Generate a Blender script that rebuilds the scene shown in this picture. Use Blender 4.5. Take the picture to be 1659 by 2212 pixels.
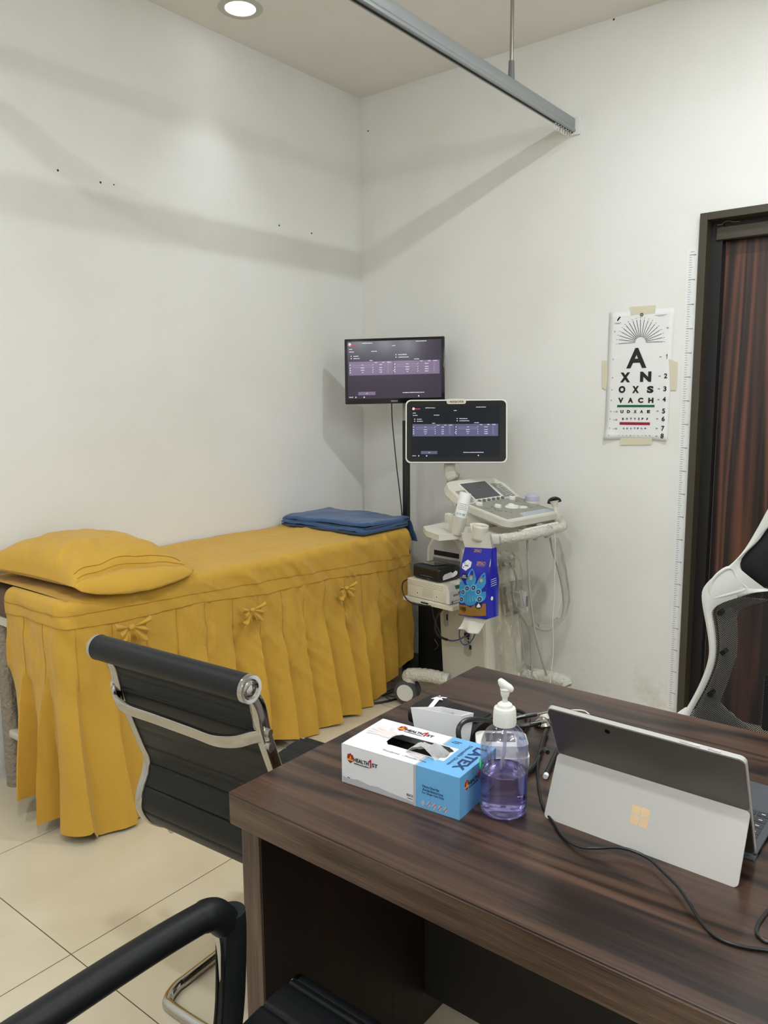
import bpy, bmesh, math, random
from mathutils import Vector, Matrix, noise
rnd = random.Random(7)
V = Vector
PI = math.pi
sc = bpy.context.scene
col = sc.collection
for o in list(bpy.data.objects): bpy.data.objects.remove(o)

# ------------------------------------------------------------ camera (room frame: left wall x=0, back wall y=0, floor z=0)
FPX, CX, CY = 1685.2, 829.5, 1106.0
CAM = V((2.8581, -3.4330, 1.4057))
yaw, pit, rol = -0.6690, 0.1405, 0.0074
_f = V((math.sin(yaw)*math.cos(pit), math.cos(yaw)*math.cos(pit), -math.sin(pit)))
_r = V((math.cos(yaw), -math.sin(yaw), 0)); _d = _f.cross(_r)
RR = _r*math.cos(rol) + _d*math.sin(rol); DD = -_r*math.sin(rol) + _d*math.cos(rol)
cd = bpy.data.cameras.new('camera'); cam = bpy.data.objects.new('camera', cd); col.objects.link(cam)
cam.matrix_world = Matrix(((RR.x, -DD.x, -_f.x, CAM.x), (RR.y, -DD.y, -_f.y, CAM.y), (RR.z, -DD.z, -_f.z, CAM.z), (0, 0, 0, 1)))
cd.sensor_fit = 'VERTICAL'; cd.sensor_height = 36.0; cd.sensor_width = 27.0
cd.lens = FPX/2212*36.0; cd.clip_start = 0.02
sc.camera = cam
# ------------------------------------------------------------ light and exposure
sc.view_settings.view_transform = 'Standard'; sc.view_settings.look = 'None'
sc.view_settings.exposure = 0.0; sc.view_settings.gamma = 1.0; sc.view_settings.use_curve_mapping = False
ROOM_X, ROOM_Y, HC = 4.3, -5.2, 3.02
LAMPS = [(0.245, -1.06), (2.28, -1.06), (0.245, -3.10), (2.28, -3.10), (4.05, -2.1), (2.28, -4.7)]
LAMP_W = [0.7, 19, 6, 19, 9, 10]
LAMP_SPREAD = [70, 180, 160, 180, 180, 180]
world = bpy.data.worlds.new('world'); sc.world = world; world.use_nodes = True
world.node_tree.nodes['Background'].inputs[0].default_value = (0.8, 0.85, 0.9, 1)
world.node_tree.nodes['Background'].inputs[1].default_value = 0.05
for i, (x, y) in enumerate(LAMPS):
    ld = bpy.data.lights.new('downlight_bulb', 'AREA'); ld.shape = 'DISK'; ld.size = 0.10
    ld.spread = math.radians(LAMP_SPREAD[i]); ld.energy = LAMP_W[i]; ld.color = (0.95, 1.0, 1.05)
    lo = bpy.data.objects.new('downlight_bulb', ld); col.objects.link(lo); lo.location = (x, y, HC-0.008)
FILL_TUBES = [((ROOM_X-0.06, -2.6, 2.62), 0.0, 23), ((2.0, ROOM_Y+0.06, 2.62), math.pi/2, 20)]     # fill tubes added out of view to lift ceiling and upper walls
for (x, y, z), rz, w_ in FILL_TUBES:
    ld = bpy.data.lights.new('fill_bulb', 'POINT'); ld.energy = w_; ld.shadow_soft_size = 0.04; ld.color = (0.95, 1.0, 1.05)
    for k in (-0.45, -0.15, 0.15, 0.45):
        l2 = ld.copy(); l2.energy = w_/4; lo = bpy.data.objects.new('fill_bulb', l2); col.objects.link(lo); lo.location = (x-math.sin(rz)*k-math.cos(rz)*0.03, y+math.cos(rz)*k+math.sin(rz)*0.03, z)

# ------------------------------------------------------------ photo pixel -> point on a plane of the room
def ray(u, v): return RR*((u-CX)/FPX) + DD*((v-CY)/FPX) + _f
def on(u, v, ax, val):
    d = ray(u, v); return CAM + d*((val-CAM[ax])/d[ax])
def onp(u, v, p0, n):
    d = ray(u, v); return CAM + d*((V(p0)-CAM).dot(n)/d.dot(n))

# ------------------------------------------------------------ materials
def lin(c):
    return tuple((x/255/12.92 if x/255 <= 0.04045 else ((x/255+0.055)/1.055)**2.4) for x in c)
def mat(name, rgb, rough=0.5, metal=0.0, bump=0.0, bscale=200, emis=None, estr=1.0, spec=0.5, var=0.0, vscale=3.0, coat=0.0, sheen=0.0):
    m = bpy.data.materials.new(name); m.use_nodes = True
    nt = m.node_tree; b = nt.nodes['Principled BSDF']
    c = (*lin(rgb), 1)
    b.inputs['Base Color'].default_value = c; b.inputs['Roughness'].default_value = rough
    b.inputs['Metallic'].default_value = metal; b.inputs['Specular IOR Level'].default_value = spec
    b.inputs['Coat Weight'].default_value = coat; b.inputs['Sheen Weight'].default_value = sheen
    tc = nt.nodes.new('ShaderNodeTexCoord')
    if emis:
        b.inputs['Emission Color'].default_value = (*lin(emis), 1); b.inputs['Emission Strength'].default_value = estr
    if var > 0:
        n = nt.nodes.new('ShaderNodeTexNoise'); n.inputs['Scale'].default_value = vscale; n.inputs['Detail'].default_value = 4
        nt.links.new(tc.outputs['Object'], n.inputs['Vector'])
        mx = nt.nodes.new('ShaderNodeMix'); mx.data_type = 'RGBA'
        mx.inputs[6].default_value = tuple(x*(1-var) for x in c[:3])+(1,); mx.inputs[7].default_value = tuple(min(1, x*(1+var)) for x in c[:3])+(1,)
        nt.links.new(n.outputs['Fac'], mx.inputs[0]); nt.links.new(mx.outputs[2], b.inputs['Base Color'])
    if bump > 0:
        n = nt.nodes.new('ShaderNodeTexNoise'); n.inputs['Scale'].default_value = bscale; n.inputs['Detail'].default_value = 5
        nt.links.new(tc.outputs['Object'], n.inputs['Vector'])
        bp = nt.nodes.new('ShaderNodeBump'); bp.inputs['Strength'].default_value = bump; bp.inputs['Distance'].default_value = 0.002
        nt.links.new(n.outputs['Fac'], bp.inputs['Height']); nt.links.new(bp.outputs['Normal'], b.inputs['Normal'])
    return m
def ramp(nt, stops):
    r = nt.nodes.new('ShaderNodeValToRGB'); e = r.color_ramp.elements
    while len(e) < len(stops): e.new(0.5)
    for el, (p, c) in zip(e, stops): el.position = p; el.color = (*lin(c), 1)
    return r
def wood(name, stops, axis='X', stretch=14, scale=1.6, rough=0.3, wave=0.55, fine=0.35, coat=0.0, seed=0.0):
    m = bpy.data.materials.new(name); m.use_nodes = True; nt = m.node_tree; b = nt.nodes['Principled BSDF']; L = nt.links
    tc = nt.nodes.new('ShaderNodeTexCoord'); mp = nt.nodes.new('ShaderNodeMapping')
    s = [stretch, stretch, stretch]; s['XYZ'.index(axis)] = 1.0
    mp.inputs['Scale'].default_value = s; mp.inputs['Location'].default_value = (seed, seed*1.7, seed*0.6)
    L.new(tc.outputs['Object'], mp.inputs['Vector'])
    # cathedral figure: rings of a stretched, warped field
    n1 = nt.nodes.new('ShaderNodeTexNoise'); n1.inputs['Scale'].default_value = scale*0.55; n1.inputs['Detail'].default_value = 1.5; n1.inputs['Distortion'].default_value = 0.6
    L.new(mp.outputs[0], n1.inputs['Vector'])
    mul = nt.nodes.new('ShaderNodeMath'); mul.operation = 'MULTIPLY'; mul.inputs[1].default_value = 26
    L.new(n1.outputs['Fac'], mul.inputs[0])
    sn = nt.nodes.new('ShaderNodeMath'); sn.operation = 'SINE'; L.new(mul.outputs[0], sn.inputs[0])
    h = nt.nodes.new('ShaderNodeMath'); h.operation = 'MULTIPLY_ADD'; h.inputs[1].default_value = 0.5; h.inputs[2].default_value = 0.5; L.new(sn.outputs[0], h.inputs[0])
    # broad streaks and fine grain
    n2 = nt.nodes.new('ShaderNodeTexNoise'); n2.inputs['Scale'].default_value = scale*1.6; n2.inputs['Detail'].default_value = 3
    mp2 = nt.nodes.new('ShaderNodeMapping'); s2 = [stretch*1.6]*3; s2['XYZ'.index(axis)] = 0.7; mp2.inputs['Scale'].default_value = s2
    L.new(tc.outputs['Object'], mp2.inputs['Vector']); L.new(mp2.outputs[0], n2.inputs['Vector'])
    n3 = nt.nodes.new('ShaderNodeTexNoise'); n3.inputs['Scale'].default_value = scale*5; n3.inputs['Detail'].default_value = 6
    mp3 = nt.nodes.new('ShaderNodeMapping'); s3 = [stretch*4.5]*3; s3['XYZ'.index(axis)] = 1.2; mp3.inputs['Scale'].default_value = s3
    L.new(tc.outputs['Object'], mp3.inputs['Vector']); L.new(mp3.outputs[0], n3.inputs['Vector'])
    a1 = nt.nodes.new('ShaderNodeMix'); a1.data_type = 'FLOAT'; a1.inputs[0].default_value = 1-wave; L.new(h.outputs[0], a1.inputs[2]); L.new(n2.outputs['Fac'], a1.inputs[3])
    a2 = nt.nodes.new('ShaderNodeMix'); a2.data_type = 'FLOAT'; a2.inputs[0].default_value = fine; L.new(a1.outputs[0], a2.inputs[2]); L.new(n3.outputs['Fac'], a2.inputs[3])
    r = ramp(nt, stops); L.new(a2.outputs[0], r.inputs[0]); L.new(r.outputs[0], b.inputs['Base Color'])
    bp = nt.nodes.new('ShaderNodeBump'); bp.inputs['Strength'].default_value = 0.12; bp.inputs['Distance'].default_value = 0.001
    L.new(n3.outputs['Fac'], bp.inputs['Height']); L.new(bp.outputs['Normal'], b.inputs['Normal'])
    b.inputs['Roughness'].default_value = rough; b.inputs['Coat Weight'].default_value = coat; b.inputs['Coat Roughness'].default_value = 0.2
    return m
def walnut_top():
    m = bpy.data.materials.new('walnut_top'); m.use_nodes = True; nt = m.node_tree; b = nt.nodes['Principled BSDF']; L = nt.links
    tc = nt.nodes.new('ShaderNodeTexCoord')
    def nz(sx, sy, scale, det, dist=0.0, off=0.0, rough=0.5):
        mp = nt.nodes.new('ShaderNodeMapping'); mp.inputs['Scale'].default_value = (sx, sy, 1); mp.inputs['Location'].default_value = (off, off*1.3, 0)
        n = nt.nodes.new('ShaderNodeTexNoise'); n.inputs['Scale'].default_value = scale; n.inputs['Detail'].default_value = det; n.inputs['Distortion'].default_value = dist; n.inputs['Roughness'].default_value = rough
        L.new(tc.outputs['Object'], mp.inputs[0]); L.new(mp.outputs[0], n.inputs['Vector']); return n.outputs['Fac']
    def op(o, a, c=None, d=None):
        n = nt.nodes.new('ShaderNodeMath'); n.operation = o
        for k, x in enumerate((a, c, d)):
            if x is None: continue
            if isinstance(x, (int, float)): n.inputs[k].default_value = x
            else: L.new(x, n.inputs[k])
        return n.outputs[0]
    ring = nz(0.55, 3.6, 1.3, 2.0, 0.35, 5.3)
    warp = nz(2.0, 30, 1.0, 3.0, 0, 1.1)
    ph = op('ADD', op('MULTIPLY', ring, 62.0), op('MULTIPLY', warp, 2.4))
    lines = op('POWER', op('MULTIPLY_ADD', op('SINE', ph), 0.5, 0.5), 3.5)
    mask = nz(0.8, 3.0, 1.6, 2.0, 0, 9.2)
    broad = nz(0.6, 7.0, 1.5, 3.0, 0.2, 2.7); fine = nz(3.0, 150, 1.0, 5.0, 0, 0.4, 0.65); med = nz(1.2, 34, 1.0, 4.0, 0.3, 7.7, 0.6)
    v = op('MULTIPLY_ADD', op('SUBTRACT', broad, 0.5), 0.75, 0.56)
    v = op('MULTIPLY_ADD', op('SUBTRACT', fine, 0.5), 0.75, v); v = op('MULTIPLY_ADD', op('SUBTRACT', med, 0.5), 0.85, v)
    v = op('SUBTRACT', v, op('MULTIPLY', lines, op('MULTIPLY', mask, 0.75)))
    r = ramp(nt, [(0.16, (32, 23, 19)), (0.38, (53, 38, 31)), (0.56, (70, 51, 41)), (0.80, (92, 68, 53))])
    L.new(v, r.inputs[0]); L.new(r.outputs[0], b.inputs['Base Color'])
    bp = nt.nodes.new('ShaderNodeBump'); bp.inputs['Strength'].default_value = 0.10; bp.inputs['Distance'].default_value = 0.001
    L.new(fine, bp.inputs['Height']); L.new(bp.outputs['Normal'], b.inputs['Normal'])
    b.inputs['Roughness'].default_value = 0.30; b.inputs['Specular IOR Level'].default_value = 0.42
    return m
def clear(name, tint=(255, 255, 255), gloss=0.12, noise_amt=0.0, nscale=60, rough=0.06, cloud=0.0, bump=0.4):
    m = bpy.data.materials.new(name); m.use_nodes = True; nt = m.node_tree; L = nt.links
    nt.nodes.remove(nt.nodes['Principled BSDF']); out = nt.nodes['Material Output']
    t = nt.nodes.new('ShaderNodeBsdfTransparent'); t.inputs[0].default_value = (*lin(tint), 1)
    g = nt.nodes.new('ShaderNodeBsdfGlossy'); g.inputs['Roughness'].default_value = rough; g.inputs[0].default_value = (1, 1, 1, 1)
    d = nt.nodes.new('ShaderNodeBsdfDiffuse'); d.inputs[0].default_value = (0.85, 0.85, 0.85, 1)
    lw = nt.nodes.new('ShaderNodeLayerWeight'); lw.inputs[0].default_value = 0.35
    tc = nt.nodes.new('ShaderNodeTexCoord'); n = nt.nodes.new('ShaderNodeTexNoise'); n.inputs['Scale'].default_value = nscale; n.inputs['Detail'].default_value = 5
    L.new(tc.outputs['Object'], n.inputs['Vector'])
    bp = nt.nodes.new('ShaderNodeBump'); bp.inputs['Strength'].default_value = bump; bp.inputs['Distance'].default_value = 0.01
    L.new(n.outputs['Fac'], bp.inputs['Height']); L.new(bp.outputs[0], g.inputs['Normal'])
    fac = nt.nodes.new('ShaderNodeMath'); fac.operation = 'MULTIPLY_ADD'; fac.inputs[1].default_value = 0.5; fac.inputs[2].default_value = gloss
    L.new(lw.outputs['Fresnel'], fac.inputs[0])
    m1 = nt.nodes.new('ShaderNodeMixShader'); L.new(fac.outputs[0], m1.inputs[0]); L.new(t.outputs[0], m1.inputs[1]); L.new(g.outputs[0], m1.inputs[2])
    m2 = nt.nodes.new('ShaderNodeMixShader'); m2.inputs[0].default_value = cloud
    if noise_amt:
        mm = nt.nodes.new('ShaderNodeMath'); mm.operation = 'MULTIPLY_ADD'; mm.inputs[1].default_value = noise_amt; mm.inputs[2].default_value = cloud-noise_amt*0.45; mm.use_clamp = True
        L.new(n.outputs['Fac'], mm.inputs[0]); L.new(mm.outputs[0], m2.inputs[0])
    L.new(m1.outputs[0], m2.inputs[1]); L.new(d.outputs[0], m2.inputs[2]); L.new(m2.outputs[0], out.inputs[0])
    return m

M = {}
def wall_mat(name, rgb, seed):
    m = mat(name, rgb, 0.75, bump=0.25, bscale=260, spec=0.25); nt = m.node_tree; b = nt.nodes['Principled BSDF']
    tc = nt.nodes.new('ShaderNodeTexCoord'); n = nt.nodes.new('ShaderNodeTexNoise'); n.inputs['Scale'].default_value = 1.7; n.inputs['Detail'].default_value = 6
    mp = nt.nodes.new('ShaderNodeMapping'); mp.inputs['Location'].default_value = (seed, seed, seed)
    nt.links.new(tc.outputs['Object'], mp.inputs[0]); nt.links.new(mp.outputs[0], n.inputs['Vector'])
    c = lin(rgb); r = nt.nodes.new('ShaderNodeValToRGB'); e = r.color_ramp.elements
    e[0].position = 0.3; e[0].color = (c[0]*0.95, c[1]*0.945, c[2]*0.92, 1); e[1].position = 0.55; e[1].color = (*c, 1)
    nt.links.new(n.outputs['Fac'], r.inputs[0])
    sp = nt.nodes.new('ShaderNodeSeparateXYZ'); nt.links.new(tc.outputs['Object'], sp.inputs[0])
    mr = nt.nodes.new('ShaderNodeMapRange'); mr.inputs[1].default_value = 0.28; mr.inputs[2].default_value = 0.05; nt.links.new(sp.outputs[2], mr.inputs[0])
    n4 = nt.nodes.new('ShaderNodeTexNoise'); n4.inputs['Scale'].default_value = 5; n4.inputs['Detail'].default_value = 8; n4.inputs['Roughness'].default_value = 0.7; nt.links.new(mp.outputs[0], n4.inputs['Vector'])
    m4 = nt.nodes.new('ShaderNodeMapRange'); m4.inputs[1].default_value = 0.50; m4.inputs[2].default_value = 0.95; nt.links.new(n4.outputs['Fac'], m4.inputs[0])
    mu = nt.nodes.new('ShaderNodeMath'); mu.operation = 'MULTIPLY'; nt.links.new(mr.outputs[0], mu.inputs[0]); nt.links.new(m4.outputs[0], mu.inputs[1])
    dm = nt.nodes.new('ShaderNodeMix'); dm.data_type = 'RGBA'; dm.inputs[7].default_value = (*lin((168, 152, 118)), 1)
    nt.links.new(mu.outputs[0], dm.inputs[0]); nt.links.new(r.outputs[0], dm.inputs[6]); nt.links.new(dm.outputs[2], b.inputs['Base Color'])
    return m
M['wall'] = wall_mat('painted_wall', (236, 236, 232), 0.0)
M['ceiling'] = wall_mat('painted_ceiling', (240, 236, 230), 3.0)
def floor_mat():
    m = mat('cream_floor_tile', (203, 191, 162), 0.28, spec=0.5); nt = m.node_tree; b = nt.nodes['Principled BSDF']; L = nt.links
    tc = nt.nodes.new('ShaderNodeTexCoord'); sp = nt.nodes.new('ShaderNodeSeparateXYZ'); L.new(tc.outputs['Object'], sp.inputs[0])
    masks = []
    for k, off in ((0, 1.0795), (1, -2.5017)):
        a = nt.nodes.new('ShaderNodeMath'); a.operation = 'SUBTRACT'; a.inputs[1].default_value = off-60; L.new(sp.outputs[k], a.inputs[0])
        w = nt.nodes.new('ShaderNodeMath'); w.operation = 'MODULO'; w.inputs[1].default_value = 0.6; L.new(a.outputs[0], w.inputs[0])
        c = nt.nodes.new('ShaderNodeMath'); c.operation = 'LESS_THAN'; c.inputs[1].default_value = 0.0028; L.new(w.outputs[0], c.inputs[0])
        masks.append(c)
    mx = nt.nodes.new('ShaderNodeMath'); mx.operation = 'MAXIMUM'; L.new(masks[0].outputs[0], mx.inputs[0]); L.new(masks[1].outputs[0], mx.inputs[1])
    n = nt.nodes.new('ShaderNodeTexNoise'); n.inputs['Scale'].default_value = 2.2; n.inputs['Detail'].default_value = 5; n.inputs['Distortion'].default_value = 1.0
    L.new(tc.outputs['Object'], n.inputs['Vector'])
    r = ramp(nt, [(0.3, (204, 191, 163)), (0.7, (218, 207, 182))]); L.new(n.outputs['Fac'], r.inputs[0])
    mc = nt.nodes.new('ShaderNodeMix'); mc.data_type = 'RGBA'; L.new(mx.outputs[0], mc.inputs[0]); L.new(r.outputs[0], mc.inputs[6]); mc.inputs[7].default_value = (*lin((96, 80, 62)), 1)
    L.new(mc.outputs[2], b.inputs['Base Color'])
    return m
M['floor'] = floor_mat()
walnut = [(0.30, (40, 28, 25)), (0.42, (60, 42, 36)), (0.53, (82, 59, 49)), (0.68, (108, 78, 62))]
M['desk'] = walnut_top()
M['desk_side'] = wood('walnut_edge', [(0.36, (52, 38, 31)), (0.5, (80, 61, 49)), (0.64, (104, 82, 66))], 'X', 14, 2.2, rough=0.4, wave=0.2, fine=0.5)
M['desk_leg'] = wood('walnut_panel', [(0.36, (56, 42, 34)), (0.5, (80, 62, 50)), (0.64, (102, 81, 66))], 'Z', 14, 2.2, rough=0.42, wave=0.2, fine=0.5)
M['door'] = wood('rosewood_door', [(0.30, (30, 21, 23)), (0.42, (56, 37, 33)), (0.56, (84, 52, 42)), (0.75, (116, 70, 52))], 'Z', 26, 0.85, rough=0.3, wave=0.45, fine=0.25, coat=0.1, seed=1.7)
M['door_frame'] = mat('dark_bronze_frame', (66, 60, 48), 0.35, var=0.08)
M['black'] = mat('black_gap', (14, 12, 12), 0.5)
M['yellow'] = mat('mustard_cotton', (200, 157, 62), 0.85, bump=0.35, bscale=420, spec=0.15, sheen=0.15, var=0.10, vscale=5)
nt = M['yellow'].node_tree; bs = nt.nodes['Principled BSDF']; b0 = [n_ for n_ in nt.nodes if n_.type == 'BUMP'][0]
tcy = nt.nodes.new('ShaderNodeTexCoord'); ny = nt.nodes.new('ShaderNodeTexNoise'); ny.inputs['Scale'].default_value = 9; ny.inputs['Detail'].default_value = 5; ny.inputs['Distortion'].default_value = 0.25
by = nt.nodes.new('ShaderNodeBump'); by.inputs['Strength'].default_value = 0.38; by.inputs['Distance'].default_value = 0.03; mpy = nt.nodes.new('ShaderNodeMapping'); mpy.inputs['Scale'].default_value = (1, 1, 0.35); mpy.inputs['Rotation'].default_value = (0.35, 0, 0)
nt.links.new(tcy.outputs['Object'], mpy.inputs[0]); nt.links.new(mpy.outputs[0], ny.inputs['Vector']); nt.links.new(ny.outputs['Fac'], by.inputs['Height']); nt.links.new(b0.outputs[0], by.inputs['Normal']); nt.links.new(by.outputs[0], bs.inputs['Normal'])
M['thread'] = mat('mustard_thread', (176, 132, 46), 0.9)
M['yellow_in'] = mat('mustard_hem_edge', (214, 176, 110), 0.9)
M['blue_cloth'] = mat('navy_towelling', (55, 86, 128), 0.95, bump=0.9, bscale=300, spec=0.1, var=0.12, vscale=14, sheen=0.3)
M['leather'] = mat('black_leather', (19, 21, 23), 0.45, bump=0.2, bscale=500, spec=0.32)
M['leather_dull'] = mat('black_leatherette_seat', (24, 27, 28), 0.55, bump=0.2, bscale=500, spec=0.3)
M['chrome'] = mat('chrome', (186, 184, 180), 0.10, 1.0, bump=0.04, bscale=30)
M['steel'] = mat('brushed_steel', (170, 168, 162), 0.3, 1.0)
M['alu'] = mat('grey_aluminium', (158, 163, 165), 0.38, 0.55)
M['alu_dark'] = mat('dark_grey_plastic', (104, 106, 106), 0.5)
M['slot'] = mat('black_slot', (10, 10, 10), 0.7)
M['white'] = mat('white_plastic', (228, 228, 222), 0.4)
M['ivory'] = mat('ivory_plastic', (214, 211, 198), 0.42, var=0.03, vscale=6)
M['beige'] = mat('beige_metal_case', (216, 210, 192), 0.5)
M['grey_pl'] = mat('grey_plastic', (152, 152, 144), 0.5)
M['grey_key'] = mat('grey_keypad', (148, 147, 136), 0.5)
M['grey_mid'] = mat('mid_grey_plastic', (118, 118, 114), 0.5)
M['grey_lt'] = mat('light_grey_plastic', (188, 190, 190), 0.45)
M['bluegrey'] = mat('pale_blue_grey_plastic', (176, 184, 190), 0.45)
M['body_grey'] = mat('warm_grey_side_panel', (186, 184, 172), 0.45)
M['dark_screen'] = mat('dark_touch_screen', (66, 66, 70), 0.25, emis=(60, 60, 66), estr=0.25)
M['bezel'] = mat('gloss_black_bezel', (10, 10, 11), 0.12, spec=0.6)
M['bk_plastic'] = mat('black_plastic', (22, 22, 23), 0.38)
M['rubber'] = mat('grey_rubber', (70, 74, 78), 0.6)
M['black_rubber'] = mat('black_rubber_tube', (24, 24, 25), 0.35)
M['cable'] = mat('black_cable', (22, 24, 26), 0.4)
M['blue_cable'] = mat('blue_cable', (52, 76, 120), 0.4)
M['grey_cable'] = mat('grey_probe_cable', (170, 168, 156), 0.45)
M['white_cable'] = mat('white_cable', (216, 214, 204), 0.45)
M['paper'] = mat('chart_paper', (236, 237, 236), 0.6)
M['ink'] = mat('black_ink', (18, 20, 20), 0.6)
M['ink_soft'] = mat('grey_ink', (96, 98, 98), 0.6)
M['green_ink'] = mat('green_print', (12, 92, 62), 0.6)
M['red_ink'] = mat('crimson_print', (150, 12, 50), 0.6)
M['redpen'] = mat('red_pen', (170, 70, 70), 0.6)
M['tape'] = clear('masking_tape', (240, 236, 205), gloss=0.0, cloud=0.72, rough=0.4, bump=0.0)
M['tape'].node_tree.nodes['Diffuse BSDF'].inputs[0].default_value = (*lin((243, 238, 214)), 1)
M['card_w'] = mat('white_card', (232, 232, 234), 0.35, var=0.02)
M['card_b'] = mat('sky_blue_card', (112, 178, 226), 0.32)
M['card_g'] = mat('grey_print', (186, 186, 194), 0.4)
M['navy_ink'] = mat('navy_print', (28, 54, 110), 0.5)
M['red'] = mat('red_print', (196, 24, 40), 0.5)
M['shield'] = mat('brick_red_print', (160, 44, 28), 0.5)
M['gold_ink'] = mat('gold_print', (232, 186, 76), 0.5)
M['skin_print'] = mat('pale_glove_print', (226, 216, 214), 0.5)
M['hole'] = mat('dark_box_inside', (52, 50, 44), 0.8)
M['green_dot'] = mat('green_sticker', (40, 210, 90), 0.5)
M['pack_blue'] = mat('royal_blue_foil', (26, 34, 165), 0.3)
M['pack_blue2'] = mat('navy_foil_emblem', (14, 24, 96), 0.35)
M['pack_gold'] = mat('bronze_foil', (150, 112, 50), 0.4)
M['pack_cyan'] = mat('cyan_print', (52, 146, 205), 0.4, var=0.25, vscale=60)
M['pack_cyan2'] = mat('pale_cyan_print', (110, 190, 225), 0.4)
M['tissue'] = mat('white_tissue', (238, 238, 232), 0.9, bump=0.2)
M['strap'] = mat('white_mesh_strap', (214, 214, 206), 0.7, bump=0.5, bscale=600)
M['laptop'] = mat('silver_magnesium', (186, 184, 180), 0.42, 0.25)
M['laptop_dark'] = mat('platinum_back_panel', (128, 124, 120), 0.30, 0.75)
M['logo_mirror'] = mat('mirror_logo', (235, 205, 170), 0.10, 1.0, emis=None)
M['kb'] = mat('charcoal_alcantara', (72, 76, 82), 0.8, bump=0.3, bscale=800)
M['key'] = mat('black_key', (40, 42, 46), 0.5)
M['keylit'] = mat('white_key_print', (210, 214, 220), 0.5)
M['screen_off'] = mat('laptop_glass', (8, 8, 10), 0.08)
M['bottle_shell'] = clear('clear_lavender_bottle', (240, 239, 250), gloss=0.09, rough=0.03, cloud=0.0, noise_amt=0.0, bump=0.05, nscale=30)
M['straw'] = clear('frosted_straw', (228, 226, 245), gloss=0.06, cloud=0.30, rough=0.2)
M['wrap'] = clear('clear_plastic_film', (246, 246, 244), gloss=0.05, cloud=0.01, noise_amt=0.10, nscale=38, rough=0.07, bump=1.0)
M['wrap_white'] = mat('wrapped_white_tube', (214, 212, 200), 0.25, bump=1.0, bscale=70, coat=0.5)
M['gel'] = mat('gel_bottle_white', (240, 240, 240), 0.35)
M['glue_green'] = mat('green_label_print', (20, 130, 90), 0.5)
M['probe_grey'] = mat('lilac_grey_probe', (182, 184, 200), 0.35)
M['pipe_wrap'] = mat('film_wrapped_pipe', (150, 138, 122), 0.22, bump=1.0, bscale=60, coat=0.4)
M['mattress'] = mat('brown_vinyl_mattress', (92, 70, 50), 0.6)
for k_ in ('wrap_white', 'pipe_wrap'):
    for n_ in M[k_].node_tree.nodes:
        if n_.type == 'BUMP': n_.inputs['Distance'].default_value = 0.012
M['stain'] = mat('wall_hole', (70, 66, 58), 0.9)
M['lamp_glow'] = mat('lamp_diffuser', (255, 252, 245), 0.5, emis=(255, 250, 240), estr=6)
M['lamp_ring'] = mat('white_lamp_ring', (196, 196, 184), 0.5)
# liquid
m = bpy.data.materials.new('purple_hand_rub'); m.use_nodes = True; b = m.node_tree.nodes['Principled BSDF']
b.inputs['Base Color'].default_value = (*lin((198, 192, 246)), 1); b.inputs['Transmission Weight'].default_value = 1.0; b.inputs['Roughness'].default_value = 0.0; b.inputs['IOR'].default_value = 1.33
M['liquid'] = m
# chair net: black weave with real see-through holes
m = bpy.data.materials.new('black_net'); m.use_nodes = True; nt = m.node_tree; b = nt.nodes['Principled BSDF']
b.inputs['Base Color'].default_value = (*lin((24, 24, 27)), 1); b.inputs['Roughness'].default_value = 0.6
tc = nt.nodes.new('ShaderNodeTexCoord'); vo = nt.nodes.new('ShaderNodeTexVoronoi'); mp = nt.nodes.new('ShaderNodeMapping'); mp.inputs['Rotation'].default_value = (0, PI/4, 0); mp.inputs['Scale'].default_value = (1, 0.001, 1)
vo.inputs['Scale'].default_value = 260; vo.inputs['Randomness'].default_value = 0.0
nt.links.new(tc.outputs['Object'], mp.inputs[0]); nt.links.new(mp.outputs[0], vo.inputs['Vector'])
lt = nt.nodes.new('ShaderNodeMath'); lt.operation = 'LESS_THAN'; lt.inputs[1].default_value = 0.33; nt.links.new(vo.outputs['Distance'], lt.inputs[0])
tr = nt.nodes.new('ShaderNodeBsdfTransparent'); mx = nt.nodes.new('ShaderNodeMixShader')
nt.links.new(lt.outputs[0], mx.inputs[0]); nt.links.new(b.outputs[0], mx.inputs[1]); nt.links.new(tr.outputs[0], mx.inputs[2]); nt.links.new(mx.outputs[0], nt.nodes['Material Output'].inputs[0])
M['net'] = m

# ------------------------------------------------------------ mesh helpers
I4 = Matrix.Identity(4)
MW = {}
def frame(o, right, up):
    r = V(right).normalized(); u = V(up); u = (u - r*u.dot(r)).normalized(); n = r.cross(u)
    return Matrix(((r.x, u.x, n.x, o[0]), (r.y, u.y, n.y, o[1]), (r.z, u.z, n.z, o[2]), (0, 0, 0, 1)))
def place(loc, rz=0.0): return Matrix.Translation(V(loc)) @ Matrix.Rotation(rz, 4, 'Z')
def smooth_path(pts, n=8):
    P = [V(p) for p in pts]; out = []
    if len(P) < 3: return P
    for i in range(len(P)-1):
        p0 = P[i-1] if i else P[0]*2-P[1]; p1 = P[i]; p2 = P[i+1]; p3 = P[i+2] if i+2 < len(P) else P[-1]*2-P[-2]
        for k in range(n):
            t = k/n; out.append(0.5*((2*p1)+(p2-p0)*t+(2*p0-5*p1+4*p2-p3)*t*t+(3*p1-p0-3*p2+p3)*t**3))
    out.append(P[-1]); return out
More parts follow.
